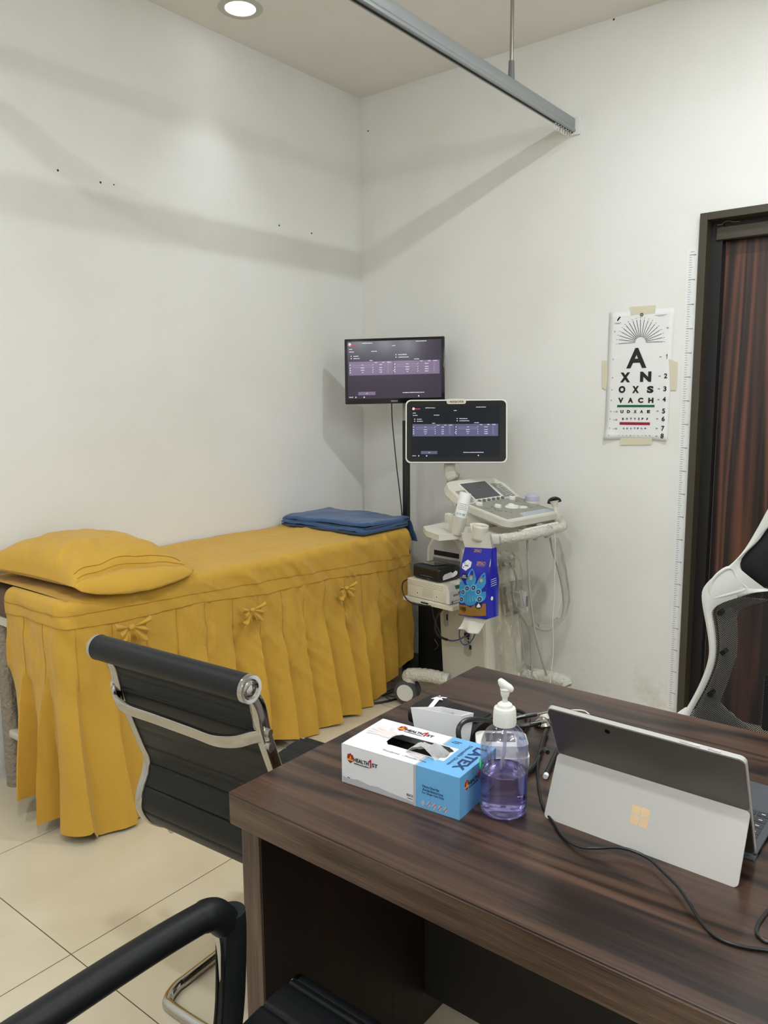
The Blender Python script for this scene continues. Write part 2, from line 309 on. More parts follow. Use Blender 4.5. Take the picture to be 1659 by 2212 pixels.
class MB:
    def __init__(s, T=I4): s.b = bmesh.new(); s.T = T
    def v(s, p): return s.b.verts.new(s.T @ V(p))
    def f(s, vs):
        try: return s.b.faces.new(vs)
        except ValueError: return None
    def box(s, c, d, bev=0.0, T=None, seg=2):
        t = bmesh.new(); bmesh.ops.create_cube(t, size=1.0, matrix=Matrix.Translation(V(c)) @ Matrix.Diagonal((*d, 1)))
        if bev > 0: bmesh.ops.bevel(t, geom=list(t.edges), offset=min(bev, min(d)*0.49), segments=seg, affect='EDGES', profile=0.5)
        return s.add(t, T)
    def add(s, t, T=None):
        X = s.T @ T if T is not None else s.T
        vm = {v: s.b.verts.new(X @ v.co) for v in t.verts}
        for f in t.faces: s.f([vm[v] for v in f.verts])
        t.free(); return s
    def cyl(s, p0, p1, r0, r1=None, n=24, caps=True):
        return s.sweep([p0, p1], [r0, r0 if r1 is None else r1], n=n, caps=caps)
    def sweep(s, pts, rad, n=10, caps=True, flat=None, up=None, closed=False):
        """round (or rx, ry flattened) section along a path"""
        P = [V(p) for p in pts]; N = len(P)
        R = rad if isinstance(rad, (list, tuple)) else [rad]*N
        if len(R) != N: R = [R[0]+(R[-1]-R[0])*i/(N-1) for i in range(N)]
        rings = []; nrm = None
        for i in range(N):
            if closed: t = (P[(i+1) % N]-P[i-1])
            else: t = (P[min(i+1, N-1)]-P[max(i-1, 0)])
            t.normalize()
            if up is not None: nrm = V(up)-t*V(up).dot(t)
            elif nrm is None:
                a = V((0, 0, 1)) if abs(t.z) < 0.9 else V((1, 0, 0)); nrm = a-t*a.dot(t)
            else: nrm = nrm-t*nrm.dot(t)
            if nrm.length < 1e-6: nrm = t.orthogonal()
            nrm.normalize(); bn = t.cross(nrm)
            ring = []
            for k in range(n):
                a = 2*PI*k/n; ca, sa = math.cos(a), math.sin(a)
                if flat:   # rounded rectangle: flat = (width along bn, height along nrm)
                    e = 0.45; x = flat[0]/2*math.copysign(abs(ca)**e, ca); y = flat[1]/2*math.copysign(abs(sa)**e, sa)
                    sc_ = R[i]; ring.append(s.v(P[i]+bn*x*sc_+nrm*y*sc_))
                else: ring.append(s.v(P[i]+(bn*ca+nrm*sa)*R[i]))
            rings.append(ring)
        for i in range(N if closed else N-1):
            a, b2 = rings[i], rings[(i+1) % N]
            for k in range(n): s.f([a[k], a[(k+1) % n], b2[(k+1) % n], b2[k]])
        if caps and not closed:
            s.f(list(reversed(rings[0]))); s.f(rings[-1])
        return s
    def tube(s, pts, r, n=10, k=6, **kw): return s.sweep(smooth_path(pts, k), r, n=n, **kw)
    def lathe(s, prof, n=32, T=None):
        X = T if T is not None else I4; rings = []
        for r, z in prof:
            rings.append([s.v(X @ V((r*math.cos(2*PI*k/n), r*math.sin(2*PI*k/n), z))) for k in range(n)] if r > 1e-6 else [s.v(X @ V((0, 0, z)))])
        for a, b2 in zip(rings, rings[1:]):
            for k in range(n):
                q = (k+1) % n
                if len(a) == 1 and len(b2) == 1: continue
                if len(a) == 1: s.f([a[0], b2[q], b2[k]])
                elif len(b2) == 1: s.f([a[k], a[q], b2[0]])
                else: s.f([a[k], a[q], b2[q], b2[k]])
        return s
    def prism(s, poly, z0, z1, T=None):
        """outline in the local xy plane, from z0 to z1"""
        X = T if T is not None else I4
        a = [s.v(X @ V((p[0], p[1], z0))) for p in poly]; b2 = [s.v(X @ V((p[0], p[1], z1))) for p in poly]
        s.f(list(reversed(a))); s.f(b2)
        for i in range(len(a)): s.f([a[i], a[(i+1) % len(a)], b2[(i+1) % len(a)], b2[i]])
        return s
    def rect(s, x0, y0, x1, y1, z0=0, z1=0.0004, T=None): return s.prism([(x0, y0), (x1, y0), (x1, y1), (x0, y1)], z0, z1, T)
    def disc(s, x, y, r, z0=0, z1=0.0004, T=None, n=20, ry=None):
        ry = ry or r; return s.prism([(x+r*math.cos(2*PI*k/n), y+ry*math.sin(2*PI*k/n)) for k in range(n)], z0, z1, T)
    def line(s, x0, y0, x1, y1, w, z0=0, z1=0.0004, T=None):
        d = V((x1-x0, y1-y0)); d.normalize(); p = V((-d.y, d.x))*w/2
        return s.prism([(x0+p.x, y0+p.y), (x0-p.x, y0-p.y), (x1-p.x, y1-p.y), (x1+p.x, y1+p.y)], z0, z1, T)
    def grid(s, fn, nu, nv, thick=0.0):
        g = [[s.v(fn(i/nu, j/nv)) for j in range(nv+1)] for i in range(nu+1)]
        for i in range(nu):
            for j in range(nv): s.f([g[i][j], g[i+1][j], g[i+1][j+1], g[i][j+1]])
        return g
    def ball(s, c, r, n=16, m2=10):
        rr = r if isinstance(r, (tuple, list)) else (r, r, r)
        X = Matrix.Translation(V(c)) @ Matrix.Diagonal((*rr, 1))
        return s.lathe([(math.sin(PI*i/m2), -math.cos(PI*i/m2)) if 0 < i < m2 else (0, -math.cos(PI*i/m2)) for i in range(m2+1)], n, X)
    def text(s, string, x, y, w=None, h=None, T=None, z=0.0, depth=0.0004, bold=0.0, align='C', shear=0.0):
        """lettering in the local xy plane of T, fitted to width w and height h, centred at x, y"""
        cu = bpy.data.curves.new('lettering', 'FONT'); cu.body = string; cu.offset = bold; cu.resolution_u = 3; cu.shear = shear
        o = bpy.data.objects.new('lettering', cu); col.objects.link(o)
        dg = bpy.context.evaluated_depsgraph_get(); me = bpy.data.meshes.new_from_object(o.evaluated_get(dg))
        xs = [v.co.x for v in me.vertices]; ys = [v.co.y for v in me.vertices]
        if xs:
            x0, x1, y0, y1 = min(xs), max(xs), min(ys), max(ys)
            sx = (w/(x1-x0)) if w else None; sy = (h/(y1-y0)) if h else None
            sx = sx or sy; sy = sy or sx
            ox = {'C': (x0+x1)/2, 'L': x0, 'R': x1}[align]; oy = (y0+y1)/2
            X = (T if T is not None else I4)
            for lv in (z+depth,):
                vs = [s.v(X @ V((x+(v.co.x-ox)*sx, y+(v.co.y-oy)*sy, lv))) for v in me.vertices]
                for p in me.polygons: s.f([vs[i] for i in p.vertices])
        bpy.data.objects.remove(o); bpy.data.curves.remove(cu); bpy.data.meshes.remove(me)
        return s
    def one(s, x, y, w, h, T, z=0.0, bold=1.0):
        k = 0.42*bold; s.prism([(x+w*0.5-w*k, y-h/2), (x+w*0.5, y-h/2), (x+w*0.5, y+h/2), (x+w*0.5-w*k*0.8, y+h/2), (x-w*0.12, y+h*0.34), (x-w*0.5, y+h*0.26), (x-w*0.5, y+h*0.10), (x+w*0.5-w*k, y+h*0.20)], 0, z+0.0004, T); return s
    def scribble(s, x0, x1, y, h, T, z=0.0004, gap=0.0):
        """a word too small to read: a row of tiny strokes"""
        x = x0; st = h*0.62
        while x < x1-1e-6:
            hh = h*rnd.uniform(0.6, 1.0); s.rect(x, y-h*0.4, min(x+st*0.62, x1), y-h*0.4+hh*0.8, 0, z, T); x += st
        return s
    def build(s, name, m, parent=None, smooth=True, loc=None, angle=35, label=None, stuff=False, wn=False):
        bmesh.ops.recalc_face_normals(s.b, faces=list(s.b.faces))
        me = bpy.data.meshes.new(name)
        if parent is not None: base = MW[parent.name]
        else: base = Matrix.Translation(V(loc)) if loc is not None else I4
        inv = base.inverted()
        for v in s.b.verts: v.co = inv @ v.co
        s.b.to_mesh(me); s.b.free()
        me.materials.append(m)
        o = bpy.data.objects.new(name, me); col.objects.link(o)
        if parent is not None: o.parent = parent
        elif loc is not None: o.location = loc
        MW[o.name] = base
        if smooth:
            me.polygons.foreach_set('use_smooth', [True]*len(me.polygons))
            me.set_sharp_from_angle(angle=math.radians(angle))
        if label: o['label'] = label
        return o
def tag(o, label, cat, group=None, kind=None):
    o['label'] = label; o['category'] = cat
    if group: o['group'] = group
    if kind: o['kind'] = kind
    return o
def thing(name, label, cat, loc, rz=0.0, group=None):
    o = bpy.data.objects.new(name, None); col.objects.link(o); o.empty_display_size = 0.05
    o.location = loc; o.rotation_euler = (0, 0, rz); MW[o.name] = place(loc, rz)
    return tag(o, label, cat, group)
def struct(o): o['kind'] = 'structure'; return o
def copy_tree(o, T=None):
    c = o.copy(); col.objects.link(c)
    for ch in [x for x in bpy.data.objects if x.parent == o]:
        d = copy_tree(ch); d.parent = c
    return c
def sub(mb_obj, levels=1):
    md = mb_obj.modifiers.new('subdivision', 'SUBSURF'); md.levels = levels; md.render_levels = levels; return mb_obj
def solid(o, t, off=-1):
    md = o.modifiers.new('thickness', 'SOLIDIFY'); md.thickness = t; md.offset = off; return o
def fbm(p, s=1.0, seed=0.0): return noise.noise(V(p)*s+V((seed, seed*1.3, seed*0.7)))

# ============================================================ SETTING
def plane_box(name, x0, x1, y0, y1, z0, z1, m):
    b = MB(); b.box(((x0+x1)/2, (y0+y1)/2, (z0+z1)/2), (x1-x0, y1-y0, z1-z0)); return struct(b.build(name, m, smooth=False))
plane_box('floor', -0.12, ROOM_X+0.12, ROOM_Y-0.12, 0.3, -0.1, 0, M['floor'])
plane_box('ceiling', -0.12, ROOM_X+0.12, ROOM_Y-0.12, 0.12, HC, HC+0.1, M['ceiling'])
plane_box('wall_left', -0.12, 0, ROOM_Y, 0.12, 0, HC, M['wall'])
plane_box('wall_right', ROOM_X, ROOM_X+0.12, ROOM_Y, 0.12, 0, HC, M['wall'])
plane_box('wall_front', -0.12, ROOM_X+0.12, ROOM_Y-0.12, ROOM_Y, 0, HC, M['wall'])
DX0, DX1, DZ = 1.8167, 2.80, 2.157      # door opening in the back wall
b = MB()
b.box((DX0/2-0.06, 0.06, HC/2), (DX0+0.12, 0.12, HC)); b.box(((DX1+ROOM_X)/2+0.06, 0.06, HC/2), (ROOM_X-DX1+0.12, 0.12, HC)); b.box(((DX0+DX1)/2, 0.06, (DZ+HC)/2), (DX1-DX0, 0.12, HC-DZ))
struct(b.build('wall_back', M['wall'], smooth=False))
# door: outer casing, inner stop, transom bar, slab
e = bpy.data.objects.new('door_1', None); col.objects.link(e); e.location = (DX0, 0, 0); MW[e.name] = place((DX0, 0, 0)); struct(e)
b = MB(); w = 0.030
b.box((DX0+w/2, 0.03, DZ/2), (w, 0.10, DZ), 0.002); b.box((DX1-w/2, 0.03, DZ/2), (w, 0.10, DZ), 0.002); b.box(((DX0+DX1)/2, 0.03, DZ-w/2), (DX1-DX0-2*w, 0.10, w), 0.002)
b.build('door_casing', M['door_frame'], e, smooth=False)
b = MB()
b.box((DX0+w+0.022, 0.075, (DZ-w)/2), (0.044, 0.05, DZ-w)); b.box((DX1-w-0.022, 0.075, (DZ-w)/2), (0.044, 0.05, DZ-w)); b.box(((DX0+DX1)/2, 0.08, DZ-w-0.02), (DX1-DX0-2*w-0.09, 0.04, 0.04))
b.build('door_jamb', M['black'], e, smooth=False)
b = MB(); b.box(((DX0+DX1)/2, 0.052, 2.079), (DX1-DX0-2*w-0.04, 0.03, 0.052), 0.003); b.build('door_head_bar', M['door_frame'], e, smooth=False)
b = MB(); b.box(((DX0+DX1)/2+0.004, 0.112, 1.03), (DX1-DX0-2*w-0.085, 0.02, 2.05)); b.build('door_panel', M['door'], e, smooth=False)
b = MB(); b.box(((DX0+DX1)/2, 0.112, 2.072), (DX1-DX0-2*w-0.085, 0.024, 0.036)); b.build('door_top_gap', M['black'], e, smooth=False)
b = MB(); b.tube([on(1549, 486, 1, 0.02), on(1560, 484, 1, 0.02), on(1566, 479, 1, 0.02), on(1576, 477, 1, 0.02), on(1584, 479, 1, 0.02), on(1598, 478, 1, 0.02)], 0.0012, n=6)
b.build('door_wire', M['steel'], e)
b = MB(); b.cyl((DX1-0.12, 0.10, 1.0), (DX1-0.12, 0.04, 1.0), 0.012); b.box((DX1-0.17, 0.045, 1.0), (0.12, 0.015, 0.02), 0.005); b.build('door_handle', M['steel'], e)
b = MB()
for u, v_, ax in [(125, 368, 0), (217, 394, 0), (246, 399, 0), (603, 487, 0), (673, 504, 0), (1326, 42, 1), (795, 283, 1)]:
    p = on(u, v_, ax, 0.0); nrm = V((1, 0, 0)) if ax == 0 else V((0, -1, 0))
    b.cyl(p-nrm*0.002, p+nrm*0.0006, 0.0045 if u != 246 else 0.003, n=10)
struct(b.build('trim_1', M['stain'])); bpy.data.objects['trim_1'].name = 'trim_1'

# ============================================================ DOWNLIGHTS
def downlight(x, y, label):
    t = thing('ceiling_downlight', label, 'ceiling light', (x, y, HC), 0, 'recessed ceiling downlights')
    T = Matrix.Translation((x, y, HC))
    b = MB(); b.lathe([(0.062, 0.0), (0.064, -0.004), (0.078, -0.006), (0.090, -0.004), (0.093, 0.0)], 48, T); b.build('trim_ring', M['lamp_ring'], t)
    b = MB(); b.lathe([(0, -0.0035), (0.058, -0.0035), (0.062, -0.001)], 48, T); b.build('diffuser', M['lamp_glow'], t)
    return t
downlight(*LAMPS[0], 'round recessed white downlight glowing in the ceiling above the bed')
downlight(*LAMPS[1], 'round white downlight in the ceiling above the door side of the room')
downlight(*LAMPS[2], 'round white downlight in the ceiling near the left wall towards the room front')
downlight(*LAMPS[3], 'round white downlight in the ceiling above the desk')
downlight(*LAMPS[4], 'round white downlight in the ceiling by the right wall')
downlight(*LAMPS[5], 'round white downlight in the ceiling by the front wall')

def add_fill_tube(p, rz, label):  # body and glowing tube of an added, unseen fill light
    t = thing('added_fill_tube', label, 'wall lamp', p, rz); T = place(p, rz)
    b = MB(T); b.box((0.045, 0, 0.0), (0.03, 1.24, 0.05), 0.005); b.build('fill_tube_body', M['white'], t)
    b = MB(T); b.cyl((0.012, -0.6, 0.0), (0.012, 0.6, 0.0), 0.014, n=16); b.build('tube', M['lamp_glow'], t)
add_fill_tube(FILL_TUBES[0][0], 0.0, 'long white fill tube, added out of view high on the right wall')
add_fill_tube(FILL_TUBES[1][0], -PI/2, 'long white fill tube, added out of view high on the front wall behind the camera')

# ============================================================ CURTAIN RAIL (L shaped: along the bed, then round to the left wall)
RX, RZ = 1.24, 2.615
YC = -2.35
t = thing('curtain_rail', 'grey aluminium curtain rail hung below the ceiling around the bed', 'curtain rail', (RX, 0, RZ))
def rail_path(dx=0.0):
    pts = [V((RX, 0.0, RZ)), V((RX, -1.0, RZ)), V((RX, YC+0.22, RZ))]
    for k in range(1, 9):
        a = PI/2*k/8; pts.append(V((RX-0.22+0.22*math.cos(a), YC+0.22-0.22*math.sin(a), RZ)))
    pts += [V((0.5, YC, RZ)), V((0.0, YC, RZ))]; return pts
path = rail_path()
b = MB(); b.sweep([p+V((0, 0, 0.012)) for p in path], 1.0, n=16, flat=(0.028, 0.046), up=(0, 0, 1)); b.sweep([p+V((0, 0, -0.018)) for p in path], 1.0, n=16, flat=(0.034, 0.016), up=(0, 0, 1)); b.build('rail', M['alu'], t)
b = MB(); b.sweep([p+V((0.0, 0, -0.0268)) for p in path[:-1]], 1.0, n=8, flat=(0.009, 0.003), up=(0, 0, 1)); b.build('runner_slot', M['slot'], t)
b = MB(); b.box((RX+0.012, -0.006, RZ), (0.050, 0.012, 0.075), 0.003); b.build('wall_bracket', M['white'], t)
b = MB(); b.cyl((RX, -0.565, RZ+0.10), (RX, -0.565, HC), 0.0075, n=16); b.build('hanging_rod', M['steel'], t)
b = MB(); b.cyl((RX, -0.565, RZ+0.032), (RX, -0.565, RZ+0.10), 0.013, 0.011, n=16); b.build('rod_clamp', M['alu_dark'], t)
for k in range(7):
    b = MB(); y = -0.035-k*0.024; T = Matrix.Translation((RX, y, RZ-0.040)) @ Matrix.Rotation(rnd.uniform(-0.4, 0.4), 4, 'Z')
    b.tube([T @ V((0.008*math.cos(a), 0, 0.013*math.sin(a))) for a in [0.6, 1.3, 2.2, 3.2, 4.1, 5.0, 5.6]], 0.0018, n=6); b.build('hook', M['white'], t)

# ============================================================ WALL CHART
FW = lambda x, z, y=-0.002: frame((x, y, z), (1, 0, 0), (0, 0, 1))
t = thing('eye_chart', 'white letter eye test chart with fan of lines taped beside the door', 'eye chart', (1.578, -0.002, 1.23))
CT = FW(0, 0, -0.0035)
def wc(u, v_): p = on(u, v_, 1, -0.004); return p.x, p.z
b = MB()
c = [wc(1306.1, 948.2), wc(1441.4, 952), wc(1457.6, 664.6), wc(1316.9, 674.6)]
def sheet(i, j):
    x = (c[0][0]*(1-i)+c[1][0]*i)*(1-j)+(c[3][0]*(1-i)+c[2][0]*i)*j; z = (c[0][1]*(1-i)+c[1][1]*i)*(1-j)+(c[3][1]*(1-i)+c[2][1]*i)*j
    lift = 0.018*max(0, 1-j/0.06)*max(0, (1-i/0.35))*0.6+0.010*max(0, 1-j/0.05)*max(0, (i-0.6)/0.4)+0.004*max(0, 1-i/0.05)*(0.4+0.6*math.sin(j*9)**2)
    return (x, -0.0025-lift*0, z) if False else (x, -0.0022-lift*0.0-0.0, z)
g = b.grid(lambda i, j: V(((c[0][0]*(1-i)+c[1][0]*i)*(1-j)+(c[3][0]*(1-i)+c[2][0]*i)*j, -0.003, (c[0][1]*(1-i)+c[1][1]*i)*(1-j)+(c[3][1]*(1-i)+c[2][1]*i)*j)), 12, 24)
o = b.build('chart_sheet', M['paper'], t)
def lift(x, z):   # loose bottom corners lift off the wall; x, z in the chart's own frame
    x += 1.578; return max(0, 0.05-z)/0.05*max(0, (1.50-x)/0.08)*0.016+max(0, 0.035-z)/0.035*max(0, (x-1.66)/0.07)*0.010+max(0, (1.445-x))/0.02*0.003
for v in o.data.vertices: v.co.y -= lift(v.co.x, v.co.z)
solid(o, 0.0008, 1)
def z2p(x, y): return 1280+x/6.505, 640+y/6.505    # helper for the chart's own layout
def ctext(b, s, x, y, w, h, bold=0.0):
    if s == '1':
        X, Z = wc(*z2p(x, y)); b.one(X, Z, 0.0048, 0.0105*2, CT, 0.0006, 1.0); return
    X, Z = wc(*z2p(x, y)); X1, _ = wc(*z2p(x+w/2, y)); X0, _ = wc(*z2p(x-w/2, y)); _, Za = wc(*z2p(x, y-h/2)); _, Zb = wc(*z2p(x, y+h/2))
    b.text(s, X, Z, X1-X0, Za-Zb, T=CT, z=0.0006, bold=bold)
b = MB()
ctext(b, 'A', 620, 868, 285, 285, 0.03)
ctext(b, 'X', 460, 1140, 140, 140, 0.065); ctext(b, 'N', 748, 1130, 158, 145, 0.065)
for s_, x in (('O', 415), ('X', 606), ('S', 812)): ctext(b, s_, x, 1310, 95, 100, 0.06)
for s_, x in (('V', 398), ('A', 534), ('C', 676), ('H', 820)): ctext(b, s_, x, 1462, 74, 74, 0.06)
for s_, x in zip('UDXAE', (414, 506, 600, 690, 788)): ctext(b, s_, x, 1620, 44, 44, 0.055)
for s_, x in zip('SOTVZPJ', (428, 484, 541, 596, 651, 705, 763)): ctext(b, s_, x, 1722, 27, 30, 0.05)
for s_, x in zip('XUATFLN', (438, 488, 540, 592, 640, 692, 742)): ctext(b, s_, x, 1856, 22, 24, 0.045)
for s_, x in zip('VEHIKUTBE', (372, 424, 480, 534, 587, 640, 694, 748, 802)): ctext(b, s_, x, 1958, 11, 13, 0.04)
for s_, x, y in (('1', 1043, 845), ('2', 1028, 1118), ('3', 1018, 1300), ('4', 1008, 1448), ('5', 1000, 1612), ('6', 994, 1722), ('7', 988, 1856), ('8', 981, 1963)): ctext(b, s_, x, y, 30 if s_ == '1' else 46, 70, 0.03)
cx_, cy_ = 675, 652
for k in range(19):
    a = PI*k/18; x0, y0 = cx_-75*math.cos(a), cy_-5-75*math.sin(a); x1, y1 = cx_-312*math.cos(a), cy_+ (2 if k == 0 else 0)-325*math.sin(a)
    sl = 0.045
    x0_, y0_ = wc(*z2p(x0, y0-(x0-cx_)*sl*0.5)); x1_, y1_ = wc(*z2p(x1, y1-(x1-cx_)*sl)); b.line(x0_, y0_, x1_, y1_, 0.0018, 0, 0.0009, CT)
b.tube([V((*wc(*z2p(694, 258)), 0)).xzy+V((0.0055*math.cos(2*PI*k/12), -0.006, 0.0055*math.sin(2*PI*k/12))) for k in range(13)], 0.0016, n=6, k=1)
X, Z = wc(*z2p(365, 322)); b.disc(X, Z, 0.0035, 0, 0.0009, CT @ Matrix.Translation((0, 0, 0)), ry=0.003)
b.prism([(X-0.004, Z-0.010), (X+0.0105, Z+0.009), (X+0.004, Z+0.011), (X-0.006, Z-0.003)], 0, 0.0009, CT)
b.build('lettering', M['ink'], t, smooth=False)
b = MB()
for k in range(19):
    a = PI*k/18; x1, y1 = cx_-336*math.cos(a), cy_-350*math.sin(a); X, Z = wc(*z2p(x1, y1-(x1-cx_)*0.045)); b.scribble(X-0.0028, X+0.003, Z, 0.0024, CT, 0.0009)
for x, y, w_ in [(355, 374, 105), (355, 386, 70), (962, 262, 165), (962, 278, 90)]:
    X, Z = wc(*z2p(x, y)); b.scribble(X-w_/6.5*0.00098, X+w_/6.5*0.00098, Z, 0.0018, CT, 0.0009)
for x, y in [(1056, 442), (955, 850), (944, 1122), (934, 1300), (927, 1450), (914, 1612), (908, 1722), (902, 1856), (899, 1966)]:
    X, Z = wc(*z2p(x, y)); b.scribble(X-0.0045, X+0.0045, Z+0.0014, 0.0024, CT, 0.0009); b.scribble(X-0.0045, X+0.0045, Z-0.0018, 0.0022, CT, 0.0009)
for x, y in [(313, 495), (290, 885), (280, 1145), (273, 1312), (264, 1462), (257, 1618), (248, 1722), (240, 1850), (234, 1952)]:
    X, Z = wc(*z2p(x, y)); b.scribble(X-0.0022, X+0.0022, Z+0.0014, 0.0028, CT, 0.0009); b.scribble(X-0.0022, X+0.0022, Z-0.0018, 0.0026, CT, 0.0009)
b.build('fine_print', M['ink_soft'], t, smooth=False)
def cbar(x0, x1, y0, y1):
    a = wc(*z2p(x0, y1)); c2 = wc(*z2p(x1, y0)); b = MB(); b.rect(a[0], a[1], c2[0], c2[1], 0, 0.0009, CT); return b
cbar(346, 872, 1526, 1559).build('green_bar', M['green_ink'], t, smooth=False); cbar(380, 807, 1772, 1805).build('red_bar', M['red_ink'], t, smooth=False)
b = MB()
for x, y in [(322, 1622), (318, 1736), (316, 1862)]:
    X, Z = wc(*z2p(x, y)); b.line(X-0.010, Z-0.0005, X+0.010, Z, 0.0012, 0, 0.0009, CT); b.line(X+0.002, Z+0.005, X+0.010, Z, 0.0014, 0, 0.0009, CT); b.line(X+0.003, Z-0.004, X+0.010, Z, 0.0012, 0, 0.0009, CT)
b.build('pen_arrow', M['redpen'], t, smooth=False)
for q in ([(525, 150), (890, 125), (880, 240), (535, 265)], [(135, 905), (225, 900), (210, 1320), (135, 1290)], [(1070, 880), (1195, 930), (1178, 1318), (1095, 1318)], [(395, 1990), (835, 1990), (838, 2085), (385, 2090)]):
    b = MB(); b.prism([wc(*z2p(*p)) for p in q], 0.0008, 0.0012, CT); b.build('tape', M['tape'], t, smooth=False)

for ch in [c_ for c_ in bpy.data.objects if c_.parent == t and c_.name.split('.')[0] not in ('chart_sheet', 'tape')]:
    for v in ch.data.vertices: v.co.y -= lift(v.co.x, v.co.z)+0.0006

# ============================================================ HEIGHT RULER
t = thing('height_ruler', 'long white printed height ruler stuck upright beside the door frame', 'ruler', (1.79, -0.001, 0.03))
b = MB(); b.box((1.788, -0.001, 1.03), (0.044, 0.001, 2.0)); b.build('strip', M['paper'], t, smooth=False)
b = MB(); RT = FW(0, 0, -0.0015)
for k in range(4, 201):
    z = k*0.01; x0 = 1.776; L_ = 0.018 if k % 10 == 0 else (0.015 if k % 5 == 0 else 0.010)
    b.rect(x0, z-0.0007-(0.0004 if k % 10 == 0 else 0), x0+L_, z+0.0007+(0.0004 if k % 10 == 0 else 0), 0, 0.0004, RT)
b.build('scale_marks', M['ink_soft'], t, smooth=False)
b = MB()
for k in range(1, 21): b.text(str(k*10), 1.7985, k*0.1-0.001, None, 0.0052, T=RT, bold=0.03)
b.scribble(1.780, 1.796, 2.012, 0.003, RT)
b.build('numbers', M['ink'], t, smooth=False)

# ============================================================ EXAMINATION BED
BX, BY0, BY1 = 0.60, -2.20, -0.34
t = thing('examination_bed', 'narrow examination couch hidden under a mustard cover along the left wall', 'bed', (0.3, -1.27, 0))
b = MB(); b.box((0.305, -1.27, 0.715), (0.57, 1.83, 0.10), 0.02); b.build('mattress', M['mattress'], t)
b = MB(); b.box((0.305, -1.27, 0.645), (0.56, 1.80, 0.035), 0.004)
b.box((0.305, -2.14, 0.21), (0.50, 0.03, 0.03), 0.006); b.box((0.305, -0.40, 0.21), (0.50, 0.03, 0.03), 0.006); b.build('bed_frame', M['ivory'], t)
for x, y in ((0.065, -2.13), (0.53, -2.13), (0.065, -0.40), (0.53, -0.40)):
    b = MB(); b.cyl((x, y, 0), (x, y, 0.63), 0.034, n=20); o = b.build('leg', M['pipe_wrap'], t)
# mustard cover ------------------------------------------------
t = thing('bed_cover', 'mustard yellow fitted bed cover with pleated skirt and fabric bows', 'bed cover', (0.31, -1.27, 0.0), 0)
ZT = 0.787; RC = 0.055
def perim(s):
    """outline of the bed top from the near end, round the front, to the far end; s in metres"""
    L1 = BX-0.235-RC; L2 = BY1-BY0-2*RC; A = RC*PI/2
    if s < L1: return V((0.235+s, BY0, 0)), V((0, -1, 0))
    s -= L1
    if s < A: a = -PI/2+s/RC; return V((BX-RC+RC*math.cos(a), BY0+RC+RC*math.sin(a), 0)), V((math.cos(a), math.sin(a), 0))
    s -= A
    if s < L2: return V((BX, BY0+RC+s, 0)), V((1, 0, 0))
    s -= L2
    if s < A: a = s/RC; return V((BX-RC+RC*math.cos(a), BY1-RC+RC*math.sin(a), 0)), V((math.cos(a), math.sin(a), 0))
    s -= A
    return V((BX-RC-s, BY1, 0)), V((0, 1, 0))
LP = (BX-0.235-RC)+RC*PI/2+(BY1-BY0-2*RC)+RC*PI/2+(BX-RC-0.06)
S_CORNER = (BX-0.235-RC)+RC*PI/2
def zdrop(s): return 0.055*max(0.0, min(1, (s-S_CORNER)/1.75))      # seams hang lower towards the foot end
def zseam1(s): return 0.742-zdrop(s)*1.6
def zseam2(s): return 0.702-zdrop(s)*1.75+0.006*math.sin(s*9)
def crease(s, z):
    """pulled diagonal creases of the cloth; larger towards the foot end"""
    k = max(0, min(1, (s-0.5)/1.2)); q = s*1.0+z*0.9
    n = fbm((q*11, z*1.3, 0), 1.0, 3)+0.6*fbm((q*26, z*2.5, 0), 1.0, 9)
    r_ = (1-min(1, abs(fbm((q*17+1.5*fbm((s*3, z*3, 5)), z*1.6, 2), 1.0, 4))*2.2))**3
    return n*(0.006+0.014*k)+r_*(0.002+0.012*k)*(0.5+0.5*math.sin(s*23))
AMP = 1.5
def hang(s, z):
    p, n = perim(s); c_ = crease(s, z)
    sag = 0.012*math.sin((ZT-z)*4)
    return p+n*(c_*min(1, (ZT-z)/0.03)+sag)+V((0, 0, z))
b = MB()
def topf(i, j):
    x = 0.008+(BX-0.03-0.008)*i; y = BY0+0.03+(BY1-BY0-0.06)*j
    e_ = min(1, min(BX-0.03-x, y-BY0-0.03, BY1-0.03-y)/0.08); e_ = max(0, e_)
    w_ = 0.004*(1-min(1, abs(fbm((x*16-y*5, y*2.5, 1), 1, 7))*2.5))**2+0.005*fbm((x*9-y*2, y*3.5, 0), 1, 5)+0.005*fbm((x*22-y*4, y*4, 0), 1, 8)
    return V((x, y, ZT+0.004*math.sin(PI*i)+w_*e_))
b.grid(topf, 60, 150)
NS = 300
def roundf(i, j):    # over the edge and down to the first seam
    s = LP*i; p, n = perim(s)
    if j < 0.35:
        a = (j/0.35)*PI/2; q = p-n*0.03+n*0.03*math.sin(a)+V((0, 0, ZT-0.03+0.03*math.cos(a)))
        return q+n*(crease(s, ZT-0.03)*math.sin(a)*0.6)
    z = ZT-0.03-(ZT-0.03-zseam1(s))*(j-0.35)/0.65
    q = hang(s, z); h0 = crease(s, ZT-0.03)*0.6; return q+n*(h0-crease(s, z))*max(0, 1-(j-0.35)/0.2)*0.8
b.grid(roundf, NS, 14)
b.build('top_panel', M['yellow'], t, angle=60)
b = MB(); b.grid(lambda i, j: hang(LP*i, zseam1(LP*i)+(zseam2(LP*i)-zseam1(LP*i))*j)+perim(LP*i)[1]*0.001, NS, 5); b.build('band', M['yellow'], t, angle=60)
PIT = 0.128
